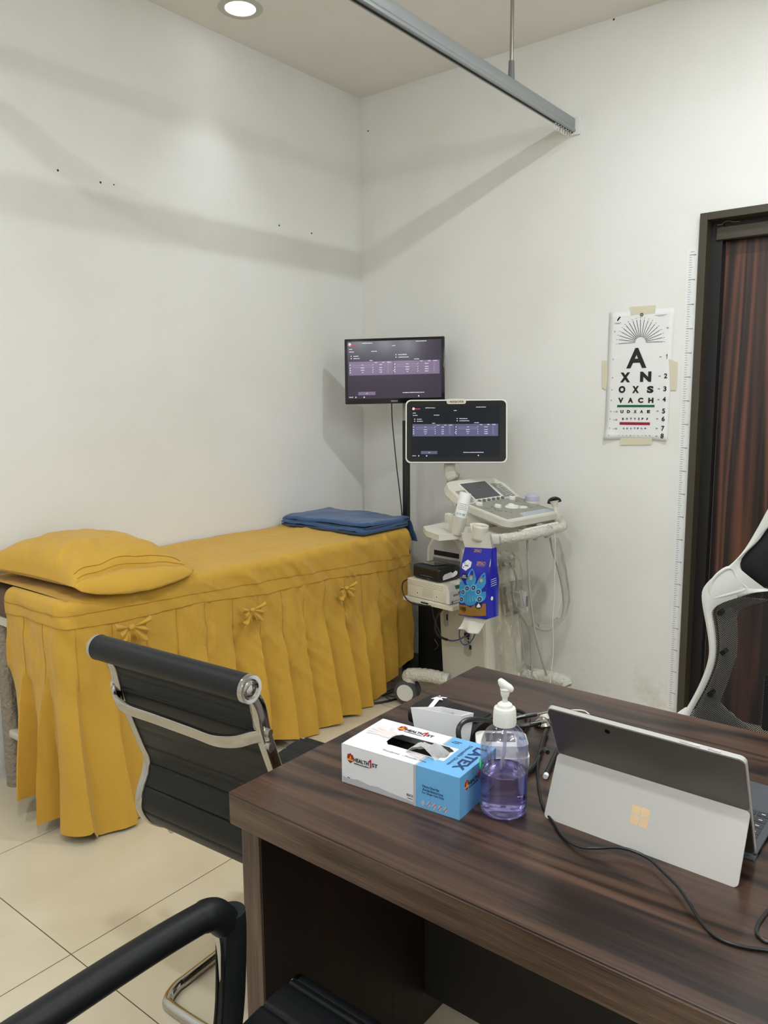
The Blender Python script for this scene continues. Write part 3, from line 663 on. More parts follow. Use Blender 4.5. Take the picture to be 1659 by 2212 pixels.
def skirt(i, j):
    s = LP*i; p, n = perim(s); z2 = zseam2(s); q = (s-S_CORNER)
    front = 0 <= q <= 1.75
    hem = 0.012
    if q < -0.02: hem = 0.055+0.02*math.sin(s*14)                    # near end, short of the floor
    elif q < 0.17: hem = 0.006
    elif q < 0.9: hem = 0.045-0.015*math.sin(q*8)
    elif q < 1.25: hem = 0.010
    else: hem = 0.010+max(0, (q-1.45))*0.40
    z = z2+(hem-z2)*j
    ph = (s/PIT) % 1.0; k = int(s/PIT)
    open_ = max(0, min(1, (j-(0.29+0.04*math.sin(k*2.1)))/0.5))      # stitched shut above, open below
    saw = (ph-0.5)                                                # knife pleat: ramps out, then folds sharply back
    if ph > 0.92: saw = 0.42-(ph-0.92)/0.08*0.92
    off = saw*0.082*open_**0.55*(1.0+0.35*math.sin(k*1.7))
    flare = 0.030*j**1.5+0.050*math.exp(-((q-0.07)/0.11)**2)*j**2+0.03*math.exp(-((q-1.12)/0.16)**2)*j**2+0.02*math.exp(-((q-0.85)/0.10)**2)*j**2
    cr = crease(s, z)*(1-j)+0.006*fbm((s*7, z*3, 4), 1, 2)*j+0.004*fbm((s*30, z*5, 1), 1, 6)
    sag = 0.012*math.sin((ZT-z2)*4)
    off *= 1-0.6*math.exp(-((q-0.08)/0.14)**2)
    endk = 1-0.75*max(0, min(1, (q-1.5)/0.2)); off *= endk; flare *= endk
    tpos = p+n*(cr+sag+off+flare)+V((0, 0, z))
    tang = V((-n.y, n.x, 0)); tpos += tang*(0.022*math.sin(s*5.0+z*3)*j*j*min(1, s/0.3)-0.10*j*max(0, 1-s/0.3)*0)
    tpos.x = max(tpos.x, 0.012); tpos.y = min(tpos.y, -0.02)
    tpos.z = max(0.006, tpos.z+0.006*math.sin(s*17)*j+0.006*j*(1 if ph > 0.9 else 0))
    return tpos
b = MB(); b.grid(skirt, 620, 46); o = b.build('pleated_skirt', M['yellow'], t, angle=50)
b = MB()
for fz in (zseam1, zseam2):
    b.sweep([hang(LP*i/400, fz(LP*i/400))+perim(LP*i/400)[1]*0.0022 for i in range(401)], 0.0009, n=5)
for k in range(1, int(LP/PIT)+1):      # the upper halves of the pleats are sewn shut
    i_ = (k*PIT-0.004)/LP
    if i_ < 1: b.sweep([skirt(i_, jj/20)+perim(LP*i_)[1]*0.0012 for jj in range(0, 7)], 0.0008, n=5)
b.build('stitching', M['thread'], t)
def bow(p, sc_=1.0):
    T = frame(p, (0, 1, 0), (0, 0, 1)) @ Matrix.Scale(sc_, 4); b = MB()
    for sgn in (-1, 1):
        def loopf(i, j, sgn=sgn):     # a gathered fan of cloth drooping from the knot
            a = 0.42-j*1.75; r = 0.006+0.056*i*(0.82+0.18*math.cos(j*9.4))
            x = sgn*(0.004+r*math.cos(a)*0.95); y = 0.008+r*math.sin(a)
            return T @ V((x, y, 0.008+0.012*math.sin(i*PI*0.55)+0.009*i*math.sin(j*PI*6)))
        b.grid(loopf, 10, 40)
    o = b.build('bow', M['yellow'], t, angle=50); solid(o, 0.0015, 0)
    b = MB(T); b.ball((0, 0.010, 0.013), (0.011, 0.009, 0.009), 12, 8); b.build('bow_knot', M['yellow'], o)
for u, v_, s_ in ((280, 1360, 1.15), (541, 1322, 1.0), (744, 1274, 1.0)):
    bow(on(u, v_, 0, BX+0.030), s_)
# pillow --------------------------------------------------------
t = thing('pillow', 'plump mustard yellow pillow lying on the near end of the bed', 'pillow', (0.33, -1.95, 0.80))
PC = [V((0.02, -2.20, 0.838)), V((0.602, -2.155, 0.832)), V((0.60, -1.69, 0.806)), V((0.02, -1.64, 0.83))]
def pill(i, j, side):
    e1 = 2*i-1; e2 = 2*j-1
    base = (PC[0]*(1-i)+PC[1]*i)*(1-j)+(PC[3]*(1-i)+PC[2]*i)*j
    fl = max(0, (1-abs(e1)**2.6))*max(0, (1-abs(e2)**2.6))
    pinch = 1-0.06*(1-abs(e1)**2)*0-0.0
    dx = -0.03*(1-abs(e2)**2)*e1*abs(e1)**3; dy = -0.03*(1-abs(e1)**2)*e2*abs(e2)**3
    h = fl**0.55
    wr = 0.008*fbm((base.x*9+base.y*5, base.y*9, side), 1, 3)+0.005*fbm((base.x*24+base.y*12, base.y*7, side), 1, 4)
    if side > 0: z = h*0.120+wr*1.6*min(1, h*2)
    else: z = -h*0.034
    return base+V((-dx*-1, -dy*-1, z))
b = MB(); b.grid(lambda i, j: pill(i, j, 1), 60, 50); b.grid(lambda i, j: pill(i, j, -1), 40, 34)
b.build('pillowcase', M['yellow'], t, angle=70)
b = MB()
def flap(i, j):  # open end of the case: a second lip drooping under the pillow towards the room
    p = pill(0.985, i, 1); w_ = max(0, math.sin(PI*i))**0.55
    lip = (PC[1]*(1-i)+PC[2]*i)+V((0.034*w_, 0, -0.040*w_*(1.15-0.4*i)))
    return p*(1-j)+lip*j+V((0.016*w_*math.sin(j*PI), 0, 0.006*w_*math.sin(j*PI)+0.003*fbm((i*12, j*4, 3), 1)*w_))
b.grid(flap, 30, 8); o = b.build('case_flap', M['yellow'], t, angle=70); solid(o, 0.002, 0)
b = MB(); b.sweep([pill(0.93, k/40, 1)+V((0, 0, 0.0015)) for k in range(2, 39)], 0.0012, n=5); b.sweep([pill(0.97, k/40, 1)+V((0, 0, 0.0015)) for k in range(2, 39)], 0.0010, n=5)
b.build('stitching', M['thread'], t)
# blue blanket --------------------------------------------------
t = thing('folded_blanket', 'folded navy blue towelling blanket on the foot end of the yellow bed', 'blanket', (0.33, -0.55, 0.79))
def layer(z0, th, x0, x1, y0, y1, seed, name):
    def f(i, j, top):
        i = 0.5-0.5*math.cos(PI*i); j = 0.5-0.5*math.cos(PI*j); x = x0+(x1-x0)*i; y = y0+(y1-y0)*j; dd_ = min(x-x0, x1-x, y-y0, y1-y)/(th*0.55)
        y += 0.015*fbm((x*5, 0, seed), 1, 1)*(1 if j > 0.5 else 1); e_ = max(0.0, min(1.0, dd_)); e_ = math.sqrt(1-(1-e_)**2)
        z = z0+(th*(0.5+0.5*e_)+0.010*fbm((x*7, y*7, seed), 1, 2)+0.004*fbm((x*25, y*25, seed), 1, 3)+0.008*math.exp(-((i-0.25)/0.18)**2-((j-0.6)/0.35)**2) if top else th*(0.5-0.5*e_))
        return V((x, y, z))
    b = MB(); b.grid(lambda i, j: f(i, j, 1), 50, 34); b.grid(lambda i, j: f(i, j, 0), 50, 34)
    return b.build(name, M['blue_cloth'], t, angle=80)
layer(0.793, 0.029, 0.055, 0.592, -0.715, -0.37, 2, 'lower_fold')
layer(0.814, 0.031, 0.050, 0.590, -0.706, -0.36, 5, 'upper_fold')
b = MB()
def dropf(i, j):  # the part that slides down over the far corner
    x = 0.14+0.43*i; a = min(1, j*1.6)*PI/2
    p = V((x, -0.42+0.07*math.sin(a)+0.035*j, 0.832-0.034*(1-math.cos(a))-max(0, j-0.4)*0.11*(0.3+i)))
    p.x += 0.03*j*i; return p+V((0, 0.006*fbm((x*9, j*5, 1), 1, 1), 0.006*fbm((x*9, j*4, 0), 1, 1)))
b.grid(dropf, 34, 20); o = b.build('hanging_end', M['blue_cloth'], t, angle=80); solid(o, 0.007, 1)

# ============================================================ DESK
def rrect(x0, y0, x1, y1, r, n=6):
    pts = []
    for cx_, cy_, a0 in ((x1-r, y0+r, -PI/2), (x1-r, y1-r, 0), (x0+r, y1-r, PI/2), (x0+r, y0+r, PI)):
        for k in range(n+1): a = a0+PI/2*k/n; pts.append((cx_+r*math.cos(a), cy_+r*math.sin(a)))
    return pts
KX0, KX1, KY0, KY1, KZ = 1.873, 3.30, -2.620, -1.818, 0.750
t = thing('office_desk', 'large dark walnut laminate desk in front of the door', 'desk', ((KX0+KX1)/2, (KY0+KY1)/2, 0))
b = MB(); b.box(((KX0+KX1)/2, (KY0+KY1)/2, KZ-0.002), (KX1-KX0, KY1-KY0, 0.004), 0.001, seg=1); b.build('desktop', M['desk'], t, smooth=False)
b = MB(); b.box(((KX0+KX1)/2, (KY0+KY1)/2, KZ-0.031), (KX1-KX0, KY1-KY0, 0.054), 0.0015, seg=1); b.build('desktop_edge', M['desk_side'], t, smooth=False)
for x in (KX0+0.034, KX1-0.034):
    b = MB(); b.box((x, (KY0+KY1)/2, 0.346), (0.044, KY1-KY0-0.03, 0.692), 0.001, seg=1); b.build('side_panel', M['desk_leg'], t, smooth=False)
M['inner_face'] = wood('dark_inner_face', [(0.2, (26, 15, 12)), (0.5, (38, 22, 17)), (0.85, (48, 28, 21))], 'Z', 12, 1.6, rough=0.5)  # darker than the outer walnut; covers the panel's inside and the top's underside
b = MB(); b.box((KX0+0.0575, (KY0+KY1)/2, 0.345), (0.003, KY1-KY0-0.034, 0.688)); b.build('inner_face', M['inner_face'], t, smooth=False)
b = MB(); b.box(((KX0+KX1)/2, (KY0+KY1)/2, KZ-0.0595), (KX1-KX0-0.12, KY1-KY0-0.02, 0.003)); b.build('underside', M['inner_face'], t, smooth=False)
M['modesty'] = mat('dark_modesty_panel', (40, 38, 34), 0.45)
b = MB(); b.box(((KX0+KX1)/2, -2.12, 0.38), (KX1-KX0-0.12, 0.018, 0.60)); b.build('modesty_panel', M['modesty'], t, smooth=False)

# ---------------- glove box
GY = math.radians(4.2); GL, GD, GH = 0.232, 0.128, 0.0705
t = thing('glove_box', 'white and sky blue box of latex gloves on the desk, open on top', 'glove box', (2.003, -2.475, KZ), GY)
G = place((2.003, -2.475, KZ), GY)
XB = GL*0.655
b = MB(G)
x0h, x1h, y0h, y1h = 0.060, 0.178, 0.040, 0.088      # torn opening in the lid
hole = rrect(x0h, y0h, x1h, y1h, 0.016, 4); hole = [(x+0.003*math.sin(i*2.3) if x > 0.12 else x, y+0.002*math.sin(i*3.1)) for i, (x, y) in enumerate(hole)]
def carton(x0, x1, m_, name):
    b = MB(G)
    b.prism([(x0, 0), (x1, 0), (x1, 0.0006), (x0, 0.0006)], 0, GH)
    b.prism([(x0, GD-0.0006), (x1, GD-0.0006), (x1, GD), (x0, GD)], 0, GH)
    b.rect(x0, 0, x1, GD, 0, 0.0006)
    if x0 == 0: b.rect(0, 0, 0.0006, GD, 0, GH)
    else: b.rect(GL-0.0006, 0, GL, GD, 0, GH)
    return b
b = carton(0, XB, 0, 0)
# lid with an opening, as a ring of quads between the rim and the hole
def lid(b, x0, x1):
    st = min(range(len(hole)), key=lambda i: hole[i][0]+hole[i][1]); inner = [hole[(st-i) % len(hole)] for i in range(len(hole))]
    ring = [(x0, 0), (x1, 0), (x1, GD), (x0, GD), (x0, 0.00001)]+inner+[(inner[0][0]+0.00001, inner[0][1])]
    for zz in (GH, GH-0.0006): b.f([b.v((p[0], p[1], zz)) for p in ring])
lid(b, 0, GL)
b.build('carton', M['card_w'], t, smooth=False)
b = carton(XB, GL, 0, 0)
b.rect(x1h+0.004, 0, GL, GD, GH-0.0004, GH+0.0003); b.rect(XB, 0, x1h+0.004, y0h-0.003, GH-0.0004, GH+0.0003); b.rect(XB, y1h+0.003, x1h+0.004, GD, GH-0.0004, GH+0.0003)
b.prism([(XB, -0.0003), (GL+0.0003, -0.0003), (GL+0.0003, 0.0003), (XB, 0.0003)], 0.0003, GH+0.0003)
b.prism([(GL-0.0003, 0), (GL+0.0003, 0), (GL+0.0003, GD), (GL-0.0003, GD)], 0.0003, GH+0.0003)
b.build('blue_panel', M['card_b'], t, smooth=False, label='sky blue printed end of the box')
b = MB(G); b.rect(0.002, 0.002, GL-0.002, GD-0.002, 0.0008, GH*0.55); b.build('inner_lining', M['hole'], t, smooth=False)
GF = G @ frame((0, -0.0004, 0), (1, 0, 0), (0, 0, 1)); GT = G @ Matrix.Translation((0, 0, GH+0.0004)); GR = G @ frame((GL+0.0004, 0, 0), (0, 1, 0), (0, 0, 1))
b = MB(); b.rect(XB-0.005, 0, XB, GH, 0, 0.0003, GF); b.rect(XB-0.003, 0, XB, y0h-0.004, 0, 0.0002, GT); b.rect(XB-0.003, y1h+0.004, XB, GD, 0, 0.0002, GT)
b.prism([(0.002, 0.001), (XB-0.005, 0.001), (XB-0.005, 0.006), (0.10, 0.009), (0.075, 0.012), (0.06, 0.010), (0.035, 0.013), (0.012, 0.010), (0.002, 0.012)], 0, 0.0002, GF)
b.build('grey_band', M['card_g'], t, smooth=False)
def emblem(b1, b2, T, x, y, h):
    s_ = h/2
    b1.prism([(x-s_*0.62, y+s_*0.7), (x-s_*0.3, y+s_*0.72), (x, y+s_), (x+s_*0.3, y+s_*0.72), (x+s_*0.62, y+s_*0.7), (x+s_*0.72, y), (x+s_*0.5, y-s_*0.6), (x, y-s_), (x-s_*0.5, y-s_*0.6), (x-s_*0.72, y)], 0, 0.0003, T)
    b2.prism([(x-s_*0.18, y-0.1*s_), (x+s_*0.05, y+s_*0.55), (x+s_*0.22, y-0.05*s_)], 0, 0.0006, T); b2.rect(x-s_*0.8, y-s_*0.45, x+s_*0.7, y-s_*0.2, 0, 0.0005, T)
bk = MB(); rd = MB(); sh = MB(); gd = MB(); nv = MB(); sk = MB(); gs = MB()
def health(T, x, y, s_):   # s_ = height of the capitals; x left
    emblem(sh, gd, T, x+s_*0.9, y+s_*0.1, s_*3.3)
    bk.text('HEALTH', x+s_*2.2, y, s_*5.6, s_*1.25, T=T, bold=0.03, align='L'); rd.one(x+s_*8.25, y+s_*0.2, s_*1.0, s_*2.7, T, 0.0002)
    bk.text('ST', x+s_*9.0, y, s_*2.1, s_*1.25, T=T, bold=0.03, align='L'); bk.scribble(x+s_*2.3, x+s_*8.0, y-s_*1.2, s_*0.45, T)
health(GF, 0.014, 0.048, 0.0056); health(GT, 0.050, 0.108, 0.0064); health(GR, 0.018, 0.049, 0.0056)
bk.text('ISO', 0.140, 0.0155, 0.012, 0.0042, T=GF, bold=0.02); bk.scribble(0.135, 0.146, 0.010, 0.0012, GF); bk.scribble(0.012, 0.018, 0.012, 0.002, GF)
for k, s_ in enumerate(('· Non-Sterile', '· Ambidextrous', '· For Single Use Only')): nv.text(s_, 0.161, 0.0395-k*0.0058, None, 0.0048, T=GF, align='L', bold=0.012)
for k in range(5):
    x = 0.165+k*0.0105; gs.prism([(x-0.0035, 0.010), (x, 0.0035), (x+0.0035, 0.010), (x, 0.0155)], 0, 0.0004, GF); rd.line(x-0.003, 0.006, x+0.003, 0.014, 0.0008, 0, 0.0006, GF) if k else None
LT = GT @ frame((0, 0, 0), (0, -1, 0), (1, 0, 0))
nv.text('LATEX', -GD*0.53, GL-0.018, 0.088, 0.0205, T=LT, bold=0.035); nv.text('Disposable Gloves', -GD*0.55, GL-0.0385, 0.082, 0.0085, T=LT, bold=0.005)
bk.text('Powdered   / Powder Free', 0.118, 0.018, 0.085, 0.0042, T=GT); bk.scribble(0.160, 0.175, 0.113, 0.003, GT); bk.scribble(0.158, 0.172, 0.108, 0.003, GT)
# pale printed hands either side of the opening
for pts in ([(0.010, 0.062), (0.030, 0.066), (0.045, 0.066)], [(0.006, 0.072), (0.030, 0.072), (0.048, 0.070)], [(0.010, 0.082), (0.030, 0.079), (0.048, 0.074)], [(0.018, 0.090), (0.034, 0.085), (0.050, 0.077)], [(0.040, 0.101), (0.045, 0.092), (0.052, 0.082)]):
    sk.sweep([GT @ V((p[0], p[1], 0.0002)) for p in smooth_path([V((*p, 0)) for p in pts], 4)], 1.0, n=8, flat=(0.0068, 0.0003), up=tuple((GT.to_3x3() @ V((0, 0, 1)))))
sk.prism([(0.040, 0.060), (0.060, 0.062), (0.060, 0.086), (0.042, 0.086)], 0, 0.0002, GT); sk.prism([(0.112, 0.036), (0.125, 0.026), (0.148, 0.022), (0.148, 0.038)], 0, 0.0002, GT)
bk.build('black_lettering', M['ink'], t, smooth=False); rd.build('red_lettering', M['red'], t, smooth=False); sh.build('shield_emblem', M['shield'], t, smooth=False); gd.build('gold_emblem', M['gold_ink'], t, smooth=False)
nv.build('navy_lettering', M['navy_ink'], t, smooth=False); sk.build('printed_hand', M['skin_print'], t, smooth=False); gs.build('printed_icons', M['card_g'], t, smooth=False)
b = MB(G)
def film(i, j):
    x = 0.095+0.095*i; y = 0.030+0.048*j
    z = GH-0.016+0.034*math.sin(PI*min(1, i*1.05))**1.0*(1-0.5*j)+0.012*fbm((x*60, y*60, 0), 1, 3)
    return V((x, y, z))
b.grid(film, 16, 12); b.build('torn_film', clear('milky_film', (250, 250, 248), gloss=0.06, cloud=0.42, noise_amt=0.3, nscale=90, bump=0.6), t, angle=20)

# ---------------- pump bottle
BP = V((2.274, -2.389, KZ)); R0 = 0.0378
t = thing('pump_bottle', 'clear pump bottle half full of purple hand rub beside the glove box', 'bottle', BP)
T = Matrix.Translation(BP)
prof = [(0, 0.0045), (0.012, 0.004), (0.022, 0.0015), (R0-0.006, 0.0008), (R0-0.001, 0.004), (R0, 0.010), (R0, 0.109), (R0-0.0006, 0.1155), (R0-0.0032, 0.125), (R0-0.0085, 0.135), (R0-0.0165, 0.1425), (0.0155, 0.146), (0.0145, 0.149), (0.0145, 0.156)]
b = MB(); b.lathe(prof, 64, T); b.build('bottle_body', M['bottle_shell'], t, angle=80)
ri = R0-0.0012
b = MB(); b.lathe([(0, 0.0065), (0.012, 0.006), (0.022, 0.0035), (ri-0.006, 0.0028), (ri-0.001, 0.006), (ri, 0.011), (ri, 0.0705), (ri-0.0012, 0.0697), (ri-0.004, 0.0692), (0, 0.0690)], 64, T); b.build('liquid', M['liquid'], t, angle=60)
M['deep'] = mat('violet_refraction', (92, 76, 214), 0.3)  # unused; violet that refraction gives the bottle's base
b = MB(); b.tube([BP+V((0, 0, 0.150)), BP+V((0.001, 0, 0.115)), BP+V((-0.003, 0, 0.085)), BP+V((-0.014, 0.003, 0.052)), BP+V((-0.028, 0.006, 0.018)), BP+V((-0.0335, 0.007, 0.0095))], 0.0028, n=12); b.build('dip_tube', M['straw'], t)
b = MB(); b.lathe([(0, 0.150), (0.0165, 0.150), (0.0180, 0.1465), (0.0182, 0.148), (0.0175, 0.172), (0.0165, 0.1745), (0.0120, 0.1755), (0.0115, 0.1800), (0.0085, 0.1825), (0.0045, 0.1835), (0, 0.1835)], 40, T)
for k in range(40):
    a = 2*PI*k/40; p = BP+V((0.0181*math.cos(a), 0.0181*math.sin(a), 0)); b.cyl(p+V((0, 0, 0.150)), p+V((-0.0008*math.cos(a), -0.0008*math.sin(a), 0.169)), 0.0006, n=5)
b.build('cap', M['white'], t)
b = MB(); b.lathe([(0.0042, 0.183), (0.0042, 0.190), (0.0062, 0.194), (0.0075, 0.200), (0.0068, 0.2045), (0, 0.2045)], 24, T)
hd = V((-0.70, 0.62, 0)).normalized()      # the spout turned away to the left
b.lathe([(0.0042, 0.190), (0.0055, 0.197), (0.0082, 0.2045), (0.0070, 0.2085), (0, 0.2095)], 24, T); sr = RR.normalized()
b.sweep(smooth_path([BP+sr*0.0125+V((0, 0, 0.2035)), BP+sr*0.008+V((0, 0, 0.2050)), BP+V((0, 0, 0.2095)), BP-sr*0.005+V((0, 0, 0.2150)), BP-sr*0.0085+V((0, 0, 0.2205))], 5), [0.0012+0.0062*math.sin(PI*(0.08+0.84*k/20))**0.7 for k in range(21)], n=18)
b.build('pump_head', M['white'], t)
b = MB(); sd = V((-0.80, -0.60, 0)); gp = BP+sd*R0+V((0, 0, 0.080)); b.sweep([gp-sd*0.0004, gp+sd*0.0009], [0.0085, 0.008], n=20); tag(b.build('round_sticker', M['green_dot'], t), '', '') if False else b.build('round_sticker', M['green_dot'], t)

# ---------------- tablet computer with kickstand
TP = V((2.335, -2.368, KZ)); TY = math.radians(-1.5); Lw = 0.292
t = thing('tablet_computer', 'silver tablet computer with open kickstand seen from behind on the desk', 'laptop', TP, TY)
T = place(TP, TY)
FT = T @ frame((0, 0.085, 0.006), (1, 0, 0), (0, -0.085, 0.176)); Lh = 0.1955
FK = T @ frame((0, 0, 0.0), (1, 0, 0), (0, 0.0435, 0.0925)); Kh = 0.1022
b = MB(); b.prism(rrect(0, 0, Lw, Lh, 0.009), -0.0085, -0.0012, FT); o = b.build('tablet_case', M['laptop'], t, smooth=False)
b = MB(); b.prism(rrect(0.0015, Lh*0.485, Lw-0.0015, Lh-0.0015, 0.008), -0.0012, 0.0, FT); b.prism(rrect(0.0015, 0.0015, Lw-0.0015, Lh*0.49, 0.008), -0.0012, -0.0008, FT); b.build('back_cover', M['laptop_dark'], t, smooth=False, label='dark metallic upper back panel')
b = MB(); b.disc(Lw*0.335, Lh-0.016, 0.0042, 0, 0.0004, FT); b.build('rear_camera', M['bezel'], t)
b = MB(); b.prism(rrect(0, 0, Lw, Lh, 0.009), -0.0092, -0.0085, FT); b.build('display_glass', M['screen_off'], t, smooth=False)
b = MB(); b.prism(rrect(0, 0, Lw, Kh, 0.007), -0.0028, 0.0, FK); b.build('kickstand', M['laptop'], t, smooth=False)
b = MB()
for i in (0, 1):
    for j in (0, 1): b.rect(Lw*0.502-0.0135+i*0.0142, Kh*0.475-0.0135+j*0.0142, Lw*0.502-0.0007+i*0.0142, Kh*0.475-0.0007+j*0.0142, 0, 0.0002, FK)
b.build('four_square_logo', M['logo_mirror'], t, smooth=False)
for x0, w_ in ((0.205, 0.028), (0.243, 0.017)): b = MB(); b.box((x0+w_/2, Lh+0.0003, -0.0048), (w_, 0.0012, 0.0032), 0.0005, T=FT); b.build('edge_button', M['laptop'], t)
KT = T @ Matrix.Translation((0, 0.094, 0.001)) @ Matrix.Rotation(math.radians(2.0), 4, 'X') @ Matrix.Translation((0, 0, 0.001))
b = MB(); b.box((Lw/2, 0.105, 0.0022), (Lw, 0.212, 0.0044), 0.0018, T=KT); b.box((Lw/2, -0.004, -0.0005), (Lw, 0.02, 0.003), 0.001, T=KT); b.build('keyboard_cover', M['kb'], t)
b = MB(); b2 = MB()
for r in range(6):
    n_ = 14; kh = 0.0165 if r else 0.010; y = 0.018+r*0.0185
    for k in range(n_):
        w_ = (Lw-0.018)/n_; x = 0.009+k*w_+w_/2
        b.box((x, y, 0.0050), (w_-0.0025, kh-0.002, 0.0014), 0.0005, T=KT, seg=1); b2.rect(x-0.0028, y-0.0016, x+0.0028, y+0.0004, 0.00575, 0.0060, KT)
b.build('keys', M['key'], t, smooth=False); b2.build('key_legends', M['keylit'], t, smooth=False)
b = MB(); b.box((Lw/2, 0.165, 0.0046), (0.104, 0.058, 0.0006), T=KT); b.build('trackpad', M['key'], t, smooth=False)
# charging cable
def dz(u, v_, z=0.7525): return on(u, v_, 2, z)
b = MB(); pts = [dz(1183, 1624, 0.790), dz(1176, 1618, 0.785), dz(1165, 1632, 0.768), dz(1161, 1665, 0.756), dz(1167, 1720), dz(1180, 1755), dz(1197.7, 1780), dz(1218, 1810), dz(1251.6, 1829, 0.756), dz(1288.7, 1832, 0.760), dz(1332.5, 1830.5, 0.762), dz(1369.5, 1839, 0.761), dz(1403, 1856, 0.759), dz(1430, 1881, 0.758), dz(1464, 1915, 0.758), dz(1487.5, 1948.5, 0.757), dz(1518, 1995.6), dz(1548, 2024), dz(1588.5, 2041), dz(1639, 2050.5), dz(1690, 2052), dz(1760, 2020), dz(1780, 1960), dz(1720, 1925), dz(1672, 1955), dz(1645, 1985), dz(1634, 2009), dz(1642, 2024), dz(1665, 2036), dz(1760, 2045, 0.758)]
b.tube(pts, 0.0022, n=8); b.cyl(pts[0]-V((0, 0, 0.001)), pts[1], 0.0040, n=10)
tag(b.build('charging_cable', M['cable'], loc=V((2.45, -2.42, KZ))), 'thin black charging cable curling across the desk in front of the tablet', 'cable')
b = MB(); b.tube([dz(1205, 1538, 0.755), dz(1235, 1534, 0.757), dz(1262, 1536, 0.756), dz(1276, 1547, 0.754), dz(1290, 1560, 0.7525), dz(1330, 1580, 0.7525)], 0.0016, n=6)
tag(b.build('white_cable', M['white_cable'], loc=V((2.2, -2.1, KZ))), 'thin white cable lying on the desk behind the tablet', 'cable')
# stylus
t = thing('stylus_pen', 'slim black pen with white end on the desk left of the tablet', 'pen', dz(1181, 1672, KZ))
p0, p1 = dz(1178, 1678, 0.7555), dz(1198, 1634, 0.7555); d_ = (p1-p0).normalized()
b = MB(); b.cyl(p0+d_*0.008, p0+d_*0.115, 0.0046, 0.0040, n=14); b.build('barrel', M['bk_plastic'], t); b = MB(); b.cyl(p0, p0+d_*0.008, 0.0044, 0.0048, n=14); b.build('end_cap', M['gel'], t)

# ---------------- small things at the back of the desk
hp = [V((2.017, -2.292, 0.83)), V((2.126, -2.281, 0.83)), V((2.127, -2.245, 0.83)), on(963, 1527, 2, 0.83)]
hp[3] = V((2.062, -2.254, 0.83)); hp[1] = V((2.116, -2.268, 0.83)); hp[2] = V((2.127, -2.243, 0.83))
t = thing('desk_tray', 'open tapered white plastic holder standing behind the glove box', 'holder', (2.07, -2.265, KZ))
c0 = sum(hp, V((0, 0, 0)))/4
def taper(k): return [V((c0.x+(p.x-c0.x)*k, c0.y+(p.y-c0.y)*k, 0)) for p in hp]
b = MB(); top = taper(1.0); bot = taper(0.80); ti = taper(0.93); bi = taper(0.74)
A = [b.v((p.x, p.y, 0.83)) for p in top]; B = [b.v((p.x, p.y, KZ+0.0005)) for p in bot]; Cc = [b.v((p.x, p.y, 0.83)) for p in ti]; D = [b.v((p.x, p.y, KZ+0.003)) for p in bi]
for i in range(4):
    j = (i+1) % 4; b.f([B[i], B[j], A[j], A[i]]); b.f([A[i], A[j], Cc[j], Cc[i]]); b.f([Cc[i], Cc[j], D[j], D[i]])
b.f(B); b.f(D); b.build('holder_shell', M['card_w'], t, smooth=False)
b = MB(); m0 = (ti[0]+ti[1])/2; m1 = (ti[2]+ti[3])/2; m0, m1 = m0.lerp(m1, 0.2), m1.lerp(m0, 0.15); b.sweep([V((m0.x, m0.y, 0.810)), V((m1.x, m1.y, 0.810))], 1.0, n=8, flat=(0.003, 0.030), up=(0, 0, 1)); b.build('divider', M['grey_pl'], t, smooth=False)
# blood pressure cuff
t = thing('pressure_cuff', 'black fabric blood pressure cuff with a white arrow, behind the white holder', 'cuff', (2.05, -2.15, KZ))
b = MB()
def cuff(i, j):
    a = 2*PI*j; w_ = 0.165; x = 1.955+w_*i; yy = -2.165-0.02*i
    return V((x, yy+0.052*math.copysign(abs(math.cos(a))**0.6, math.cos(a)), KZ+0.022+0.0205*math.copysign(abs(math.sin(a))**0.7, math.sin(a))+0.002*fbm((x*40, a, 0), 1)))
g = b.grid(cuff, 16, 28); b.f([r for r in g[0][:-1]]); b.f([r for r in g[-1][:-1]]); b.build('cuff_band', M['black'], t, angle=50)
b = MB(); b.rect(2.02, -2.205, 2.11, -2.150, KZ+0.0425, KZ+0.0445); b.build('hook_patch', mat('black_velcro', (30, 31, 33), 0.95, bump=1.0, bscale=900), t, smooth=False)
b = MB(); zz = KZ+0.0448; p0 = on(930, 1528, 2, zz); p1 = on(944, 1511, 2, zz); p2 = on(947, 1506, 2, zz)
def flatline(b, a, c, w_):
    d_ = (c-a).normalized(); n_ = V((-d_.y, d_.x, 0))*w_/2; b.prism([(a+n_).xy, (a-n_).xy, (c-n_).xy, (c+n_).xy], zz, zz+0.0006)
flatline(b, p0, p1, 0.010); d_ = (p1-p0).normalized(); n_ = V((-d_.y, d_.x, 0)); b.prism([(p1+n_*0.013).xy, (p1-n_*0.013).xy, (p1+d_*0.022).xy], zz, zz+0.0006)
flatline(b, on(944, 1505, 2, zz), on(965, 1508, 2, zz), 0.004); b.build('white_arrow', M['gel'], t, smooth=False)
# monitor of the cuff
t = thing('pressure_monitor', 'small white blood pressure monitor behind the purple bottle', 'monitor', (2.180, -2.232, KZ), math.radians(35))
T = place((2.180, -2.232, KZ), math.radians(35)) @ Matrix.Diagonal((0.82, 0.80, 0.90, 1))
b = MB(T); b.prism(rrect(-0.060, -0.045, 0.060, 0.045, 0.02), 0.0, 0.020); b.prism(rrect(-0.057, -0.042, 0.057, 0.042, 0.02), 0.020, 0.045); o = b.build('housing', M['white'], t, smooth=True, angle=40)
b = MB(T); b.prism(rrect(-0.035, -0.018, 0.030, 0.028, 0.004), 0.045, 0.0458); b.build('display', M['dark_screen'], t, smooth=False)
b = MB(T); b.disc(0.046, 0.0, 0.007, 0.045, 0.047); b.build('button', M['grey_pl'], t)
